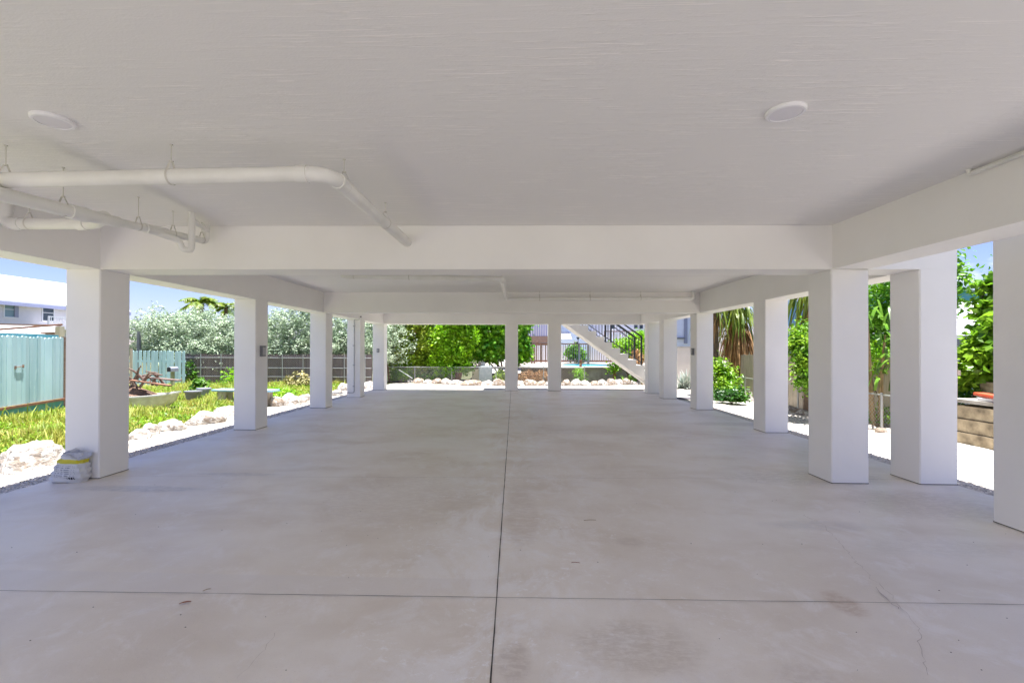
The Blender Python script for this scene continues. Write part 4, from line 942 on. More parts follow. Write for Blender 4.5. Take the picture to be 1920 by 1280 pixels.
g = ony(1362, 590, 15); fan_palm('slender palm with drooping leaves, left and behind the large shaggy palm', (g.x, 15.8, GZ), 3.1, 4, 170, 60, 1.2, .6, .10)
g = ony(1500, 600, 11); fan_palm('palm with long hanging leaves over the board fence, left of the corner pillar', (g.x + .7, 11.6, GZ), 3.0, 5, 300, 120, 1.3, .8)

# ================================================================== BACK GARDEN
def yb(px, py, Y): return ony(px, py, Y)
def blobs_px(lst, Y):    # (px, py, rx px, rz px, dy) at a depth
    out = []
    for (x, y, rx, rz_, *dy) in lst:
        c = ony(x, y, Y + (dy[0] if dy else 0)); s_ = Y / F; out.append((c.x, c.y, c.z, rx * s_, max(rx, rz_) * s_ * .9, rz_ * s_))
    return out
def back_shrub(name, lab, seed, base_px, lst, Y, n, size, leaf, bark='bark', cat='bush', cs=.13, r0=.05, **kw):
    b = ony(base_px, 700, Y); base = (b.x, Y, GZ - .1)
    return shrub(name, lab, cat, seed, base, blobs_px(lst, Y), n, size, leaf, r0=r0, bark=bark, cs=cs, **kw)
back_shrub('garden_bush', 'silvery bush just right of the last left pillar, left of the yellow green bush', 401, 722, [(720, 640, 12, 22), (722, 610, 14, 25), (730, 628, 10, 16), (724, 668, 12, 16)], 22.5, 3600, .11, 'lf_silver')
back_shrub('garden_bush', 'yellow green bush with dull brown patches, right of the last left pillar', 402, 770, [(760, 625, 24, 26), (748, 655, 17, 20), (785, 600, 28, 26), (775, 665, 22, 20), (800, 640, 18, 24), (750, 597, 22, 20), (742, 684, 13, 14), (768, 690, 18, 12), (792, 688, 16, 12)], 22.0, 15000, .16, 'lf_olive')
back_shrub('garden_bush', 'dark leafy bush deep between the yellow green bush and the reddish stemmed tree', 407, 800, [(800, 670, 22, 20), (790, 690, 22, 14), (818, 610, 20, 26), (885, 610, 30, 30), (880, 650, 20, 18)], 23.6, 8000, .16, 'lf_dark')
back_shrub('garden_tree', 'bright green leafy tree with several reddish stems at the back, centre of the left opening', 403, 858, [(845, 618, 24, 24), (862, 598, 28, 22), (836, 650, 20, 22), (862, 655, 20, 22), (842, 684, 18, 16), (822, 676, 13, 14), (878, 632, 13, 16), (874, 686, 8, 12), (826, 634, 12, 16), (832, 698, 12, 9)], 21.6, 15000, .17, 'lf_bright', 'redbark', 'tree', inner=.45)
back_shrub('garden_tree', 'glossy tree with round bright leaves on both sides of the left middle pillar', 404, 945, [(905, 604, 20, 20), (932, 598, 22, 20), (955, 620, 24, 24), (912, 636, 18, 16), (936, 648, 20, 15), (972, 610, 16, 20), (976, 646, 14, 16), (970, 670, 13, 12), (898, 656, 12, 15), (984, 600, 9, 9), (986, 664, 8, 8), (926, 664, 15, 9)], 22.6, 13000, .19, 'lf_glossy', 'bark', 'tree', .15, aspect=.85, inner=.4)
back_shrub('garden_bush', 'low green bush behind the thin pole, near the last left pillar', 405, 745, [(750, 697, 10, 10), (760, 703, 12, 7), (742, 706, 9, 6)], 21.7, 2200, .12, 'lf_bright')
back_shrub('ground_plant', 'low green creeping plants behind the boulders, left of the reddish stems', 406, 800, [(785, 708, 20, 4), (810, 708, 20, 5), (830, 708, 16, 5)], 21.7, 1800, .10, 'lf_green', cs=.08, r0=.015)
mb = MB(); r_ = random.Random(2)
for k in range(9):
    a_ = ony(r_.uniform(848, 862), 712, 21.6); b_ = ony(r_.uniform(835, 885), r_.uniform(640, 680), 21.8); mb.tube([a_, a_.lerp(b_, .5) + Vector((r_.uniform(-.1, .1), 0, 0)), b_], [.05, .035, .02], 6)
o = mb.build('bare_stems', M['redbark'], None, smooth=True); setp(o, 'cluster of bare reddish stems below the bright green tree', 'stems')

# low galvanised fence along the back
ba = ony(718, 687.5, 21.2); bb = ony(1096, 687.5, 21.2)
chainlink('chain_link_fence', 'low galvanised chain link fence along the back behind the boulders', (ba.x, 21.2), (bb.x, 21.2), -.02, ba.z, [0.02, .16, .345, .565, .80, 1.0], [ba.z], .08)
# leaning pole
a = ony(748, 693, 20.9); b = ony(773, 709, 20.7); o = MB().tube([a, b], .018, 8).build('metal_pole', M['galv'], None, smooth=True, origin=a); setp(o, 'thin grey pole leaning against the low back fence', 'pole')
# low dark soil bank with plants behind the chain link: garden bed
bd = MB(); bd.box(-6.2, 6.2, 21.6, 30, -.2, .05); 
# utility boxes left of the middle pillar
g = ony(902, 690, 21.7)
t = thing('equipment_box', 'white and grey equipment cabinets behind the back fence, left of the middle pillar', 'cabinet', (g.x, 21.75, GZ))
z0, z1 = ony(902, 707, 21.75).z - GZ, ony(902, 691, 21.75).z - GZ
xl, xm, xr = ony(885, 700, 21.75).x - g.x, ony(898, 700, 21.75).x - g.x, ony(922, 700, 21.75).x - g.x
MB().box(xl, xm, 0, .4, 0, z1).build('side_cabinet', mat('ivory', (.62, .56, .44), .6), t, bevel=.01); MB().box(xm + .01, xr, -.1, .5, 0, z1 + .12).build('main_cabinet', mat('grey_blue_panel', (.36, .44, .48), .5, (.50, .55, .58), 8), t, bevel=.01)
MB().add([(xl - .15, -.15, z1 + .02), (xm + .1, -.15, z1 + .25), (xm + .1, .5, z1 + .25), (xl - .15, .5, z1 + .02), (xl - .15, -.15, z1 - .01), (xm + .1, -.15, z1 + .22), (xm + .1, .5, z1 + .22), (xl - .15, .5, z1 - .01)], [(0, 1, 2, 3), (7, 6, 5, 4), (0, 4, 5, 1), (1, 5, 6, 2), (2, 6, 7, 3), (3, 7, 4, 0)]).build('lid', M['brown'], t)
g = ony(903, 683, 22.1); o = MB().box(-.16, .16, -.1, .1, -.12, .12).build('meter_box', M['lightgrey'], None, bevel=.02); o.location = g; setp(o, 'small pale meter box above the equipment cabinets', 'box')
# brown fallen thatch / brush bank
for k, (x0, x1, y, lab) in enumerate(((930, 950, 700, 'mossy green brush bank beside the left middle pillar'), (975, 1030, 700, 'dry brown brush behind the chain link between the middle pillars'))):
    c = ony((x0 + x1) / 2, y + 4, 21.9); hw_ = (x1 - x0) / 2 * 21.9 / F
    shrub('brush', lab, 'brush', 420 + k, (c.x, 21.9, GZ), [(c.x - hw_ * .5, 21.9, .12, hw_ * .7, .3, .32), (c.x + hw_ * .5, 22.0, .12, hw_ * .7, .3, .3)], 3500, .07, 'lf_olive' if k == 0 else 'deadfrond', r0=.012, cs=.06)
# pool terrace beyond: raised deck with lattice and concrete wall
DZ = ony(1100, 688, 23).z
t = thing('pool_terrace', 'raised concrete terrace with a sunken blue pool, beyond the back fence', 'terrace', (5, 23, 0))
xa, xb, xc = ony(988, 700, 23).x, ony(1090, 700, 23).x, 9.5
MB().box(xb, xc, 23.0, 23.25, -.2, DZ - .1).build('retaining_wall', M['blockface'], t, world=True)
mb = MB().box(xa - .3, xb - .005, 23.15, 23.2, -.2, DZ - .1); mb.build('backing', M['tan'], t, world=True)
mb = MB(); k = xa - .3
while k < xb: mb.beam((k, 23.08, DZ - .1), (k + .5, 23.08, DZ - .6), .03, .012, (0, 1, 0)); mb.beam((k + .5, 23.06, DZ - .1), (k, 23.06, DZ - .6), .03, .012, (0, 1, 0)); k += .14
mb.build('lattice', M['brown'], t, world=True)
N = 48; pc = onz(1098, 683.8, DZ); prx, pry = 45 * pc.y / F, 2.3
deck = [(xa - 3, 22.9), (xc, 22.9), (xc, 31), (xa - 3, 31)]
mb = MB(); ring = [(pc.x + prx * math.cos(2 * math.pi * k / N), pc.y + pry * math.sin(2 * math.pi * k / N)) for k in range(N)]
# deck with the pool opening: fan from each ring point to a matching point on the outer rectangle
def rect_pt(a_):
    cx_, cy_ = pc.x, pc.y; c_, s_ = math.cos(a_), math.sin(a_); ts = []
    if c_ > 1e-6: ts.append((xc - cx_) / c_)
    if c_ < -1e-6: ts.append((xa - 3 - cx_) / c_)
    if s_ > 1e-6: ts.append((31 - cy_) / s_)
    if s_ < -1e-6: ts.append((22.9 - cy_) / s_)
    q = min(x for x in ts if x > 0); return cx_ + c_ * q, cy_ + s_ * q
outr = [rect_pt(2 * math.pi * k / N) for k in range(N)]
mb.add([(x, y, DZ) for x, y in ring] + [(x, y, DZ) for x, y in outr] + [(x, y, DZ - .09) for x, y in outr] + [(x, y, DZ - .25) for x, y in ring],
       [(k, N + k, N + (k + 1) % N, (k + 1) % N) for k in range(N)] + [(N + k, 2 * N + k, 2 * N + (k + 1) % N, N + (k + 1) % N) for k in range(N)] + [(k, (k + 1) % N, 3 * N + (k + 1) % N, 3 * N + k) for k in range(N)])
mb.build('deck', M['deck'], t, world=True)
MB().add([(x, y, DZ - .05) for x, y in ring], [tuple(range(N))]).build('pool_water', M['pool'], t, world=True)
# brown timber railing behind the pool
Yr = 28.6; t = thing('timber_railing', 'brown timber railing with slim balusters behind the pool', 'railing', (4, Yr, DZ))
ax, bx = ony(984, 660, Yr).x, ony(1166, 660, Yr).x; zt = ony(1050, 643.5, Yr).z; zb_ = ony(1050, 676, Yr).z
MB().box(ax, bx, Yr - .05, Yr + .09, zt - .07, zt).build('top_rail', M['redwood'], t, world=True); MB().box(ax, bx, Yr - .03, Yr + .05, zb_ - .06, zb_ + .03).build('bottom_rail', M['redwood'], t, world=True)
for px_ in (997, 1002, 1086, 1103, 1160): x = ony(px_, 660, Yr).x; MB().box(x - .06, x + .06, Yr - .08, Yr + .06, DZ - .02, zt + .02).build('post', M['brown'], t, world=True)
mb = MB(); x = ax
while x < bx: mb.box(x, x + .03, Yr, Yr + .03, zb_ + .03, zt - .07); x += .14
o = mb.build('balusters', M['brown'], t, world=True)
x = ony(1085, 684, 24.0).x; o = MB().box(-.06, .06, -.06, .06, 0, 1.2).build('timber_post', M['redwood'], None, bevel=.01); o.location = (x, 23.3, DZ); setp(o, 'single brown timber post standing in front of the pool', 'post'); o.scale = (1, 1, .3)
for nm, px_, pts_ in (('pair', 1075, [(1078, 658, 12, 10), (1084, 668, 13, 7), (1068, 664, 6, 7)]), ('b', 1002, [(1002, 652, 4, 6)])):
    if nm == 'b': continue
    back_shrub('garden_bush', 'round green bush behind the brown timber railing', 430, px_, pts_, 29.8, 2400, .15, 'lf_green')
# street lantern on post
x = ony(1085, 640, 27.5); t = thing('lantern', 'small black lantern on a post above the brown timber railing', 'lantern', (x.x, 27.75, DZ))
z = ony(1085, 636, 27.5).z - DZ
MB().tube([(0, 0, 0), (0, 0, z)], .02, 6).build('post', M['black'], t); MB().tube([(0, 0, z), (0, 0, z + .12), (0, 0, z + .14)], [.05, .11, .12], 8).build('lamp_head', M['black'], t)

# neighbouring houses at the back
def flat_house(name, lab, px0, px1, Y, ztop_px, D_, wallm, z0=-.1):
    a, b = ony(px0, ztop_px, Y), ony(px1, ztop_px, Y); t = thing(name, lab, 'house', (a.x, Y, 0)); L_ = b.x - a.x
    MB().box(0, L_, 0, D_, z0, a.z).build('wall', M[wallm], t)
    MB().box(-.3, L_ + .3, -.4, D_ + .3, a.z + .004, a.z + .25).build('roof', M['roofw'], t)
    return t, a
t, a = flat_house('balcony_house', 'pale house with a white balcony railing, seen between the two middle pillars', 960, 1040, 36, 560, 9, 'lavender')
bz0, bz1 = ony(1000, 630, 34.5).z, ony(1000, 600, 34.5).z; x0, x1 = ony(975, 630, 34.5).x - a.x, ony(1040, 630, 34.5).x - a.x
MB().box(x0, x1, -1.6, -.01, bz0 - .45, bz0).build('balcony_floor', M['brown'], t)
mb = MB(); k = x0
while k < x1: mb.box(k, k + .05, -1.58, -1.54, bz0, bz1 + .25); k += .17
mb.box(x0, x1, -1.6, -1.52, bz1 + .25, bz1 + .33); mb.build('balcony_railing', M['white'], t)
MB().box(x0, x1, -.05, -.012, .3, bz0 - .5).build('patio_screen', mat('screen_shade', (.30, .24, .19), .8, (.20, .15, .11), 3), t)
for xx in (x0 + .3, (x0 + x1) / 2, x1 - .3): MB().box(xx - .08, xx + .08, -1.55, -1.4, -.1, bz0 - .45).build('post', M['brown'], t)
t, a = flat_house('pale_blue_house', 'pale blue house with a white awning, seen behind the stairs', 1047, 1140, 42, 560, 9, 'paleblue')
g0, g1 = ony(1050, 622, 41).x - a.x, ony(1070, 622, 41).x - a.x; zt, zb2 = ony(1060, 621, 41).z, ony(1060, 635, 41).z
MB().add([(g0, 0, zt), (g1, 0, zt), (g1 + .1, -1, zb2), (g0 - .1, -1, zb2), (g0, 0, zt - .04), (g1, 0, zt - .04), (g1 + .1, -1, zb2 - .04), (g0 - .1, -1, zb2 - .04)], [(0, 1, 2, 3), (7, 6, 5, 4), (0, 4, 5, 1), (1, 5, 6, 2), (2, 6, 7, 3), (3, 7, 4, 0)]).build('awning', M['roofw'], t)
x, z = ony(1080, 636, 42).x - a.x, ony(1080, 655, 42).z; window(t, x, z, .35, .7, False)
t, a = flat_house('white_tall_house', 'tall white house with dark windows behind the stair railing', 1128, 1235, 36, 540, 10, 'whitewall')
for px_ in (1149, 1192, 1202):
    x, z = ony(px_, 612, 36).x - a.x, ony(px_, 616, 36).z; window(t, x, z, .28, 1.2, False)
mb = MB(); zr = ony(1150, 621, 35).z; mb.box(0, 3.4, -1.0, -.94, zr - .03, zr + .03)
for k in range(24): mb.box(k * .14, k * .14 + .03, -.98, -.96, zr - .85, zr - .03)
mb.build('balcony_railing', M['rust'], t); MB().box(0, 3.4, -1.0, -.01, zr - 1.0, zr - .86).build('balcony_floor', M['white'], t)
# pale slat screen behind the timber railing
a = ony(1100, 645, 30.5); b = ony(1180, 645, 30.5); t, _ = board_fence('slat_screen', 'pale vertical slat screen behind the right part of the timber railing', (a.x, 30.5), (b.x, 30.5), DZ, a.z - .0, .22, .03, 'white', (), False, 4)
a = ony(985, 646, 31); b = ony(1090, 646, 31); t, _ = board_fence('slat_screen', 'pale slat screen behind the left part of the timber railing, below the balcony house', (a.x, 31), (b.x, 31), DZ, a.z - .05, .2, .10, 'cream', (), False, 4)

# plants behind / below the stairs
back_shrub('garden_bush', 'bright green bush behind the stair railing', 440, 1185, [(1170, 655, 20, 16), (1195, 650, 16, 22), (1180, 672, 18, 12), (1206, 640, 12, 16), (1150, 655, 10, 9)], 22.3, 9000, .12, 'lf_bright')
back_shrub('flower_plant', 'orange leaved plant beside the stair newel post', 441, 1198, [(1197, 675, 6, 8), (1194, 664, 4, 5)], 20.8, 500, .12, 'deadfrond')
back_shrub('young_tree', 'slim sapling with yellow green leaves under the stair, at the back wall', 442, 1150, [(1152, 684, 6, 6), (1158, 680, 7, 5), (1149, 692, 4, 4)], 22.0, 500, .11, 'lf_bright', 'redbark', 'sapling')
back_shrub('garden_bush', 'small green weed at the back wall right of the right middle pillar', 443, 1087, [(1087, 703, 5, 6), (1085, 698, 4, 4)], 22.3, 500, .08, 'lf_bright')
t = thing('strap_plant', 'strap leaved green plant under the foot of the stairs', 'plant', (*ony(1180, 715, 21.0).xy, GZ)); rng = np.random.default_rng(31)
def strap(t, n, spread, length, wd, rng, zb_=0, m='strapleaf', name='leaves', droop=.8, elo=.5):
    segs = 6; az = rng.uniform(0, 6.28, n); el = rng.uniform(elo, 1.45, n); l_ = length * rng.uniform(.6, 1.1, n); w0 = wd * rng.uniform(.7, 1.2, n); V = []
    o_ = np.stack([rng.normal(0, spread, n), rng.normal(0, spread * .6, n), np.full(n, zb_) * rng.random(n)], 1); side = np.stack([-np.sin(az), np.cos(az), np.zeros(n)], 1)
    for q in range(segs + 1):
        u_ = q / segs; c_ = o_ + np.stack([np.cos(az) * l_ * u_ * np.cos(el), np.sin(az) * l_ * u_ * np.cos(el), l_ * (np.sin(el) * u_ - droop * .5 * u_ ** 2.5)], 1); ww = w0 * (math.sin(math.pi * min(.985, .25 + u_ * .73)) ** .8)
        V += [c_ - side * ww[:, None] / 2, c_ + side * ww[:, None] / 2]
    V = np.stack(V, 1).reshape(-1, 3); k = (segs + 1) * 2; i = np.arange(n) * k
    return np_mesh(name, V, np.concatenate([np.stack([i + 2 * q, i + 2 * q + 1, i + 2 * q + 3, i + 2 * q + 2], 1) for q in range(segs)]), M[m], t)
strap(t, 60, .22, .75, .06, rng)

# ================================================================== STAIRCASE
YS = 17.35
sa_, sb_ = ony(1060, 607, YS), ony(1214, 717, YS); slope = (sb_.z - sa_.z) / (sb_.x - sa_.x)
t = thing('staircase', 'white concrete outside staircase with black metal railing, rising to the left behind the house', 'staircase', (sb_.x, YS, GZ))
sA = ony(1203, 699.6, YS); run, rise = .30, -slope * .30
def soff(x): return sa_.z + slope * (x - sa_.x)
# tread line sits above the soffit
x0 = ony(1193, 684, YS).x; off = ony(1193, 674, YS).z - soff(x0)
poly = []
xs = [x0 + k * run for k in range(5, -14, -1)]
top = []
for x in xs:
    zt = soff(x) + off
    top.append((x, zt + .0)); top.append((x - .0, zt)) if False else None
pts = []
for k, x in enumerate(xs):
    z = soff(x + run) + off + .0
    pts += [(x + run + .02, z), (x, z), (x, z + rise)]
botR = (xs[0] + run + .02, GZ - .1)
pts = [p_ for p_ in pts if p_[1] > GZ]
poly = [(pts[0][0], GZ - .1)] + pts + [(pts[-1][0], soff(pts[-1][0]))] + [((GZ - sa_.z) / slope + sa_.x, GZ), ((GZ - sa_.z) / slope + sa_.x, GZ - .1)]
me_y0, me_y1 = YS, YS + 1.15
MB().yprism(poly[::-1], me_y0, me_y1).build('flight', M['stairm'], t, world=True)
MB().box(pts[-1][0] - 1.5, pts[-1][0] - .005, me_y0, me_y1, pts[-1][1] - .3, pts[-1][1]).build('landing', M['stairm'], t, world=True)
def tz(x): return soff(x) + off
for side, yy in (('n', YS + .06), ('f', YS + 1.08)):
    rg = MB(); p0 = ony(1203.5, 631, YS); hx = p0.x; dz = p0.z - tz(hx)
    x_up = hx - 3.6
    rl = MB(); rl.beam((hx, yy, p0.z), (x_up, yy, p0.z + slope * (x_up - hx)), .045, .05); 
    lowz = ony(1203.5, 680, YS).z; rl.beam((hx, yy, lowz), (x_up, yy, lowz + slope * (x_up - hx)), .03, .03)
    rl.beam((hx, yy, p0.z - .17), (x_up, yy, p0.z - .17 + slope * (x_up - hx)), .03, .03)
    ro = rl.build('railing', M['black'], t, world=True)
    bl_ = MB(); k = hx - .115
    while k > x_up: bl_.box(k - .008, k + .008, yy - .008, yy + .008, lowz + slope * (k - hx), p0.z - .17 + slope * (k - hx)); k -= .115
    bl_.build('balusters', M['black'], ro, world=False).location = -t.location
    for xx in (hx, ony(1146, 650, YS).x, ony(1146, 650, YS).x - 1.15, x_up):
        zt = p0.z + slope * (xx - hx); MB().box(xx - .028, xx + .028, yy - .028, yy + .028, tz(xx) - .12, zt).build('newel_post', M['black'], ro).location = -t.location

# ================================================================== RIGHT SIDE
# white house and tan wall seen past the fourth pillar
t, a = flat_house('white_neighbour_house', 'white house with a small dark window, seen between the third and fourth right pillars', 1262, 1330, 30, 500, 8, 'whitewall')
x, z = ony(1274, 592, 30).x - a.x, ony(1274, 578, 30).z - .3; window(t, x, z, .28, .45, False)
MB().box(-.05, .75, -.12, -.01, ony(1274, 634, 30).z - .05, ony(1274, 634, 30).z + .05).build('vent', M['grey_plastic'], t)
x = ony(1285, 600, 30).x - a.x; MB().box(x - .1, x + .1, -.1, -.004, 1.9, 6).build('corner_board', M['shutter'], t)
a = ony(1255, 652, 22); b = ony(1345, 652, 22)
o = MB().box(0, b.x - a.x, 0, .2, 0, a.z - GZ).build('garden_wall', M['tan'], None); o.location = (a.x, 22, GZ); setp(o, 'tan block garden wall between the third and fourth right pillars', 'wall')
cap = MB().box(-.03, b.x - a.x + .03, -.04, .24, a.z - GZ + .003, a.z - GZ + .07).build('coping', M['blockface'], o)
g = onz(1283, 728, GZ); t = thing('agave', 'pale grey spiky agave in front of the tan garden wall', 'agave', (g.x, g.y, GZ)); strap(t, 90, .14, .95, .07, np.random.default_rng(5), 0, 'agave', droop=.3, elo=.2)
g = onz(1281, 748, GZ); o = MB().box(-.75, .6, -.35, .3, 0, .02).build('floor_mat', M['dark'], None); o.location = (g.x, g.y + .1, GZ + .005); setp(o, 'dark flat mat on the gravel past the third right pillar', 'mat')
# weathered board fence
fa, fb = onz(1392, 743, GZ), onz(1700, 812, GZ); fX = 7.55
bt, _ = board_fence('board_fence', 'silvery weathered board fence along the right garden, behind the right pillars', (fX + .02, 15.6), (fX + .25, 8.35), -.1, 1.34, .15, .008, 'grey_wood', (.3, 1.1), False, 9)
# chain link in front of it
c1 = onx(1338, 707.5, 7.15); 
chainlink('chain_link_fence', 'low chain link fence in front of the silvery board fence on the right', (7.18, 17.2), (7.25, 8.4), -.02, .62, [.02, .30, .6, .9], [.62], .08)
mb = thing('paving_block', 'two grey concrete blocks leaning side by side at the foot of the shaggy palm', 'block', (*onz(1394, 751, GZ).xy, GZ), rad(-10))
for s_ in (-.13, .14): MB().beam((s_, .02, .0), (s_ + .02, .14, .26), .24, .09, (0, 1, 0)).build('block', M['blockface'], mb, bevel=.01)
def at_bush(name, lab, cat, seed, base, bl, n, size, leaf, **kw): return shrub(name, lab, cat, seed, base, bl, n, size, leaf, **kw)
def pb(px, py, Y, r, rz=None): c = ony(px, py, Y); return (c.x, c.y, c.z, r, r, rz or r)
at_bush('garden_bush', 'lush green bush left of the shaggy palm, behind the low chain link fence', 'bush', 501, (ony(1360, 700, 15).x, 15, GZ), [pb(1346, 698, 15, .32), pb(1360, 712, 15.0, .28), pb(1352, 728, 14.6, .24), pb(1374, 730, 14.6, .14)], 3600, .12, 'lf_lime', cs=.13)
at_bush('garden_bush', 'dark green undergrowth at the foot of the bush left of the shaggy palm', 'bush', 502, (ony(1372, 735, 13.6).x, 13.6, GZ), [pb(1358, 742, 13.8, .22, .12), pb(1382, 742, 13.4, .2, .10)], 1100, .10, 'lf_dark', cs=.09, r0=.02)
at_bush('garden_bush', 'dense yellow green bush on the board fence, left of the corner pillar', 'bush', 503, (7.75, 10.6, GZ), [pb(1503, 640, 10.6, .22), pb(1490, 648, 10.9, .18), pb(1512, 622, 10.8, .16), pb(1510, 690, 10.2, .17), pb(1508, 716, 10.1, .12), pb(1524, 660, 10.3, .3)], 3600, .10, 'lf_lime', cs=.09)
at_bush('garden_bush', 'dark leafy backdrop shrub above the board fence behind the hanging palm leaves', 'bush', 504, (9.2, 12, GZ), [(9.2, 12, 2.2, 1.0, .8, 1.0), (8.6, 12.6, 1.8, .7, .6, .9), (9.4, 11, 3.0, .9, .8, .9)], 7000, .13, 'lf_green')
# tall strap leaved plant seen right of the corner pillar
g = onz(1658, 800, GZ); t = thing('strap_plant', 'tall stalky plant with long strap leaves, in the gap right of the corner pillar', 'plant', (g.x - .02, g.y, GZ)); rng = np.random.default_rng(12)
mb = MB(); r_ = random.Random(8)
for k in range(9):
    x = r_.uniform(-.28, .1); h_ = r_.uniform(.8, 2.3); lx = r_.uniform(-.25, .15); mb.tube([(x, r_.uniform(-.1, .1), 0), (x + lx * .5 + r_.uniform(-.04, .04), 0, h_ * .5), (x + lx, 0, h_)], [.028, .022, .016], 6)
    l_ = thing.__name__
mb.build('stalks', M['stalk'], t, smooth=True)
for k in range(6):
    h_ = (.75, 1.1, 1.4, 1.7, 2.0, 2.2)[k]; o = strap(t, 8, .12, .75, .055, rng, 0, 'strapleaf', 'leaves', .9, .45); o.location = ((-.2, .02, -.12, .06, -.05, .02)[k], 0, h_)
at_bush('garden_bush', 'small bright creeper around the foot of the tall strap leaved plant', 'bush', 505, (g.x + .3, g.y + .3, GZ), [(g.x + .25, g.y + .35, 1.2, .3, .25, .3), (g.x - .2, g.y + .3, 1.45, .35, .25, .2), (g.x + .1, g.y + .1, .1, .3, .2, .2)], 1800, .07, 'lf_bright', cs=.07, r0=.015)
# stepped block wall at the right edge
t = thing('retaining_wall', 'stained concrete block retaining wall in three courses, in the rightmost opening', 'wall', (7.62, 6.5, GZ))
r_ = random.Random(14)
for c_ in range(3):
    z0 = GZ - .03 + c_ * .225; mb = MB(); y = 4.9 - (c_ % 2) * .2
    while y < 8.3: mb.box(7.60 + c_ * .03 + r_.uniform(-.004, .004), 8.0, y + .003, min(y + 1.195, 8.32), z0, z0 + .215); y += 1.20
    mb.build('course', M['block'], t, world=True, bevel=.006)
MB().box(7.66, 8.4, 4.9, 8.32, .60, .66).build('capstone', M['blockface'], t, world=True)
MB().box(8.45, 8.6, 4.6, 8.6, .5, .93).build('upper_wall', M['block'], t, world=True)
a = onx(1800, 748, 7.75); o = MB().box(-.12, .12, -.55, .9, 0, .05).build('white_board', M['white'], None, bevel=.006); o.location = (7.84, 7.0, .665); setp(o, 'long white board lying on top of the block retaining wall', 'board')
g = onx(1850, 749, 7.84); mb = MB(); mb.beam((-.1, -.35, .0), (.06, .3, .02), .16, .05); o = mb.build('orange_tray', M['red'], None, bevel=.012); o.location = (7.8, g.y - .15, .745); setp(o, 'flat orange red plastic scrap on the white board', 'plastic scrap')
# big leaved tree behind it
sb = [pb(1835, 692, 8.7, .26), pb(1812, 700, 8.8, .22), pb(1852, 655, 8.7, .26), pb(1826, 662, 8.8, .16), pb(1862, 620, 8.8, .20), pb(1872, 585, 8.9, .22), pb(1866, 548, 9.0, .15), pb(1874, 528, 9.0, .13), pb(1846, 565, 9.0, .09), pb(1880, 680, 8.5, .4), pb(1885, 620, 8.6, .3), pb(1840, 590, 9.0, .07), pb(1842, 535, 9.1, .06)]
at_bush('broad_leaf_tree', 'lime green tree with broad crinkled leaves in the rightmost opening', 'tree', 510, (ony(1852, 700, 8.9).x, 8.9, GZ), sb, 3800, .15, 'lf_sea', cs=.09, up=1.0, aspect=.75)
at_bush('garden_bush', 'dark undergrowth beneath the lime green broad leaved tree', 'bush', 511, (9.4, 9.5, GZ), [(9.3, 9.6, .9, .7, .4, .5), (10.0, 9.2, 1.0, .7, .4, .5)], 2600, .12, 'lf_dark', cs=.12)
# houses beyond on the right
t = thing('blue_house', 'blue sided house with white eaves and a teal roof, behind the right garden', 'house', (14.5, 16, 0), 0)
a = ony(1622, 552, 20); b = ony(1695, 552, 20)
MB().box(a.x - .6, b.x + .4, 20, 26, -.1, a.z + .1).build('wall', M['bluehouse'], t, world=True)
MB().box(a.x - .9, b.x + .7, 19.5, 20.4, a.z + .104, a.z + .42).build('fascia', M['white'], t, world=True)
MB().box(a.x - .9, b.x + .7, 19.55, 26, a.z + .424, a.z + .5).build('roof', M['roofw'], t, world=True)
# teal gable further right
t = thing('teal_gabled_house', 'teal gabled house end above the white shed roof, in the rightmost opening', 'house', (20, 21, 0))
p0 = ony(1770, 527, 20); p1 = ony(1840, 543, 20)
MB().yprism([(p0.x - 1.5, 0), (p1.x + 4, 0), (p1.x + 4, p1.z - 1.5), (p0.x - 1.5, p0.z + .35)], 20, 24).build('wall', M['tealroof'], t, world=True)
MB().yprism([(p0.x - 1.8, p0.z + .42), (p1.x + 4.2, p1.z - 1.56), (p1.x + 4.2, p1.z - 1.35), (p0.x - 1.8, p0.z + .63)], 19.7, 24.3).build('roof_edge', M['paleblue'], t, world=True)
t = thing('white_shed', 'low shed with a white corrugated metal roof behind the lime green tree', 'shed', (15, 13, 0))
q = [ony(1600, 562, 17), ony(1920, 570, 15.5), ony(1920, 652, 12.0), ony(1600, 622, 13.2)]
q = [ony(1690, 566, 17.5), ony(1960, 566, 17.5), ony(1960, 628, 12.5), ony(1690, 628, 12.5)]
MB().add([tuple(v) for v in q] + [(v.x, v.y, v.z - .1) for v in q], [(3, 2, 1, 0), (4, 5, 6, 7), (0, 1, 5, 4), (1, 2, 6, 5), (2, 3, 7, 6), (3, 0, 4, 7)]).build('roof', M['roofw2'], t, world=True)
MB().box(q[3].x + .3, q[2].x - .3, 12.8, 17, -.1, q[3].z - .12).build('wall', M['whitewall'], t, world=True)
MB().box(q[3].x, q[2].x, 12.4, 12.48, q[3].z - .28, q[3].z - .103).build('gutter', M['grey_plastic'], t, world=True)
t = thing('white_shed', 'white roofed lean to seen through the strap leaved plant', 'shed', (12, 15, 0))
a, b = ony(1600, 602, 15), ony(1700, 602, 15)
MB().box(a.x, b.x, 15, 18, -.1, ony(1640, 618, 15).z).build('wall', M['whitewall'], t, world=True); MB().box(a.x - .2, b.x + .1, 14.7, 18.2, ony(1640, 618, 15).z + .004, a.z).build('roof', M['roofw'], t, world=True)
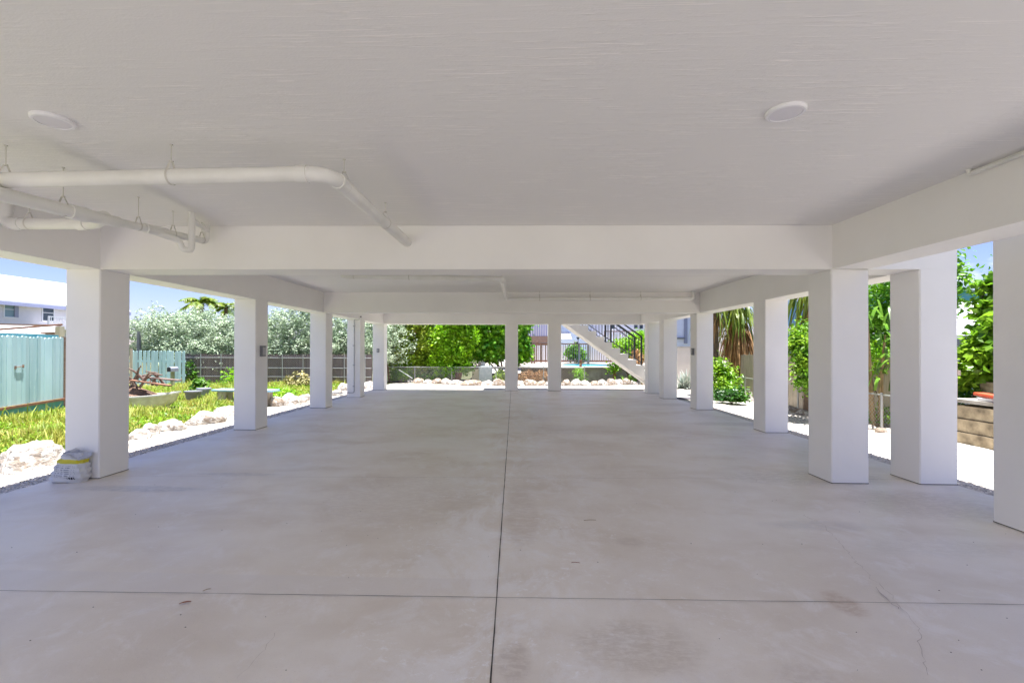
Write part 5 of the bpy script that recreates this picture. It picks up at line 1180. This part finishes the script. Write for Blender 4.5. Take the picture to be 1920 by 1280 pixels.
at_bush('garden_bush', 'light green treetop between the blue house and the white lean to', 'bush', 512, (ony(1638, 600, 13.5).x, 13.8, GZ), [pb(1640, 592, 13.8, .25), pb(1632, 600, 13.8, .3), pb(1655, 598, 13.8, .25), pb(1640, 655, 13.0, .4)], 2200, .11, 'lf_lime', cs=.1)

# ================================================================== SMALL LITTER ON THE FLOOR
def litter(px, py, l_, wd, ang_, m, nm, lab, cat):
    g = onz(px, py); mb = MB(); n = 6; vs = []
    for k in range(n + 1):
        u_ = k / n; ww = wd * math.sin(math.pi * (.08 + .84 * u_)); z = .005 + .003 * math.sin(u_ * 3.1); x = (u_ - .5) * l_
        vs += [(x, -ww / 2, z + .003), (x, 0, z), (x, ww / 2, z + .003)]
    mb.add(vs, [f_ for k in range(n) for f_ in ((k * 3, k * 3 + 3, k * 3 + 4, k * 3 + 1), (k * 3 + 1, k * 3 + 4, k * 3 + 5, k * 3 + 2))])
    o = mb.build(nm, M[m]); o.location = (g.x, g.y, 0); o.rotation_euler = (0, 0, ang_); setp(o, lab, cat)
litter(347, 1131, .06, .018, .5, 'dryleaf', 'dry_leaf', 'small red brown leaf on the floor just below the cross joint, left side', 'leaf')
litter(388, 1107, .045, .006, .7, 'stalk', 'dry_leaf', 'tiny curled straw leaf just above the cross joint on the left', 'leaf')
litter(1106, 976, .11, .006, .12, 'stalk', 'twig', 'thin tan twig on the floor right of the long joint, farther of the two', 'twig')
litter(1079, 1056, .06, .005, .0, 'dryleaf', 'twig', 'short dark twig on the floor right of the long joint, nearer of the two', 'twig')
rng = np.random.default_rng(77); n = 170; V = []; Fq = []
for k in range(n):
    x, y = rng.uniform(-4.6, 4.4), 2.1 + rng.random() ** 1.4 * 8; s_ = rng.uniform(.002, .006); j = len(V)
    V += [(x - s_, y, .001), (x, y - s_ * .7, .001), (x + s_, y, .001), (x, y + s_ * .8, .001), (x, y, .004)]; Fq += [(j, j + 1, j + 4), (j + 1, j + 2, j + 4), (j + 2, j + 3, j + 4), (j + 3, j, j + 4)]
setp(np_mesh('floor_grit', np.array(V), np.array(Fq), M['joint']), 'dark specks of grit scattered over the concrete floor', 'grit', kind='stuff')
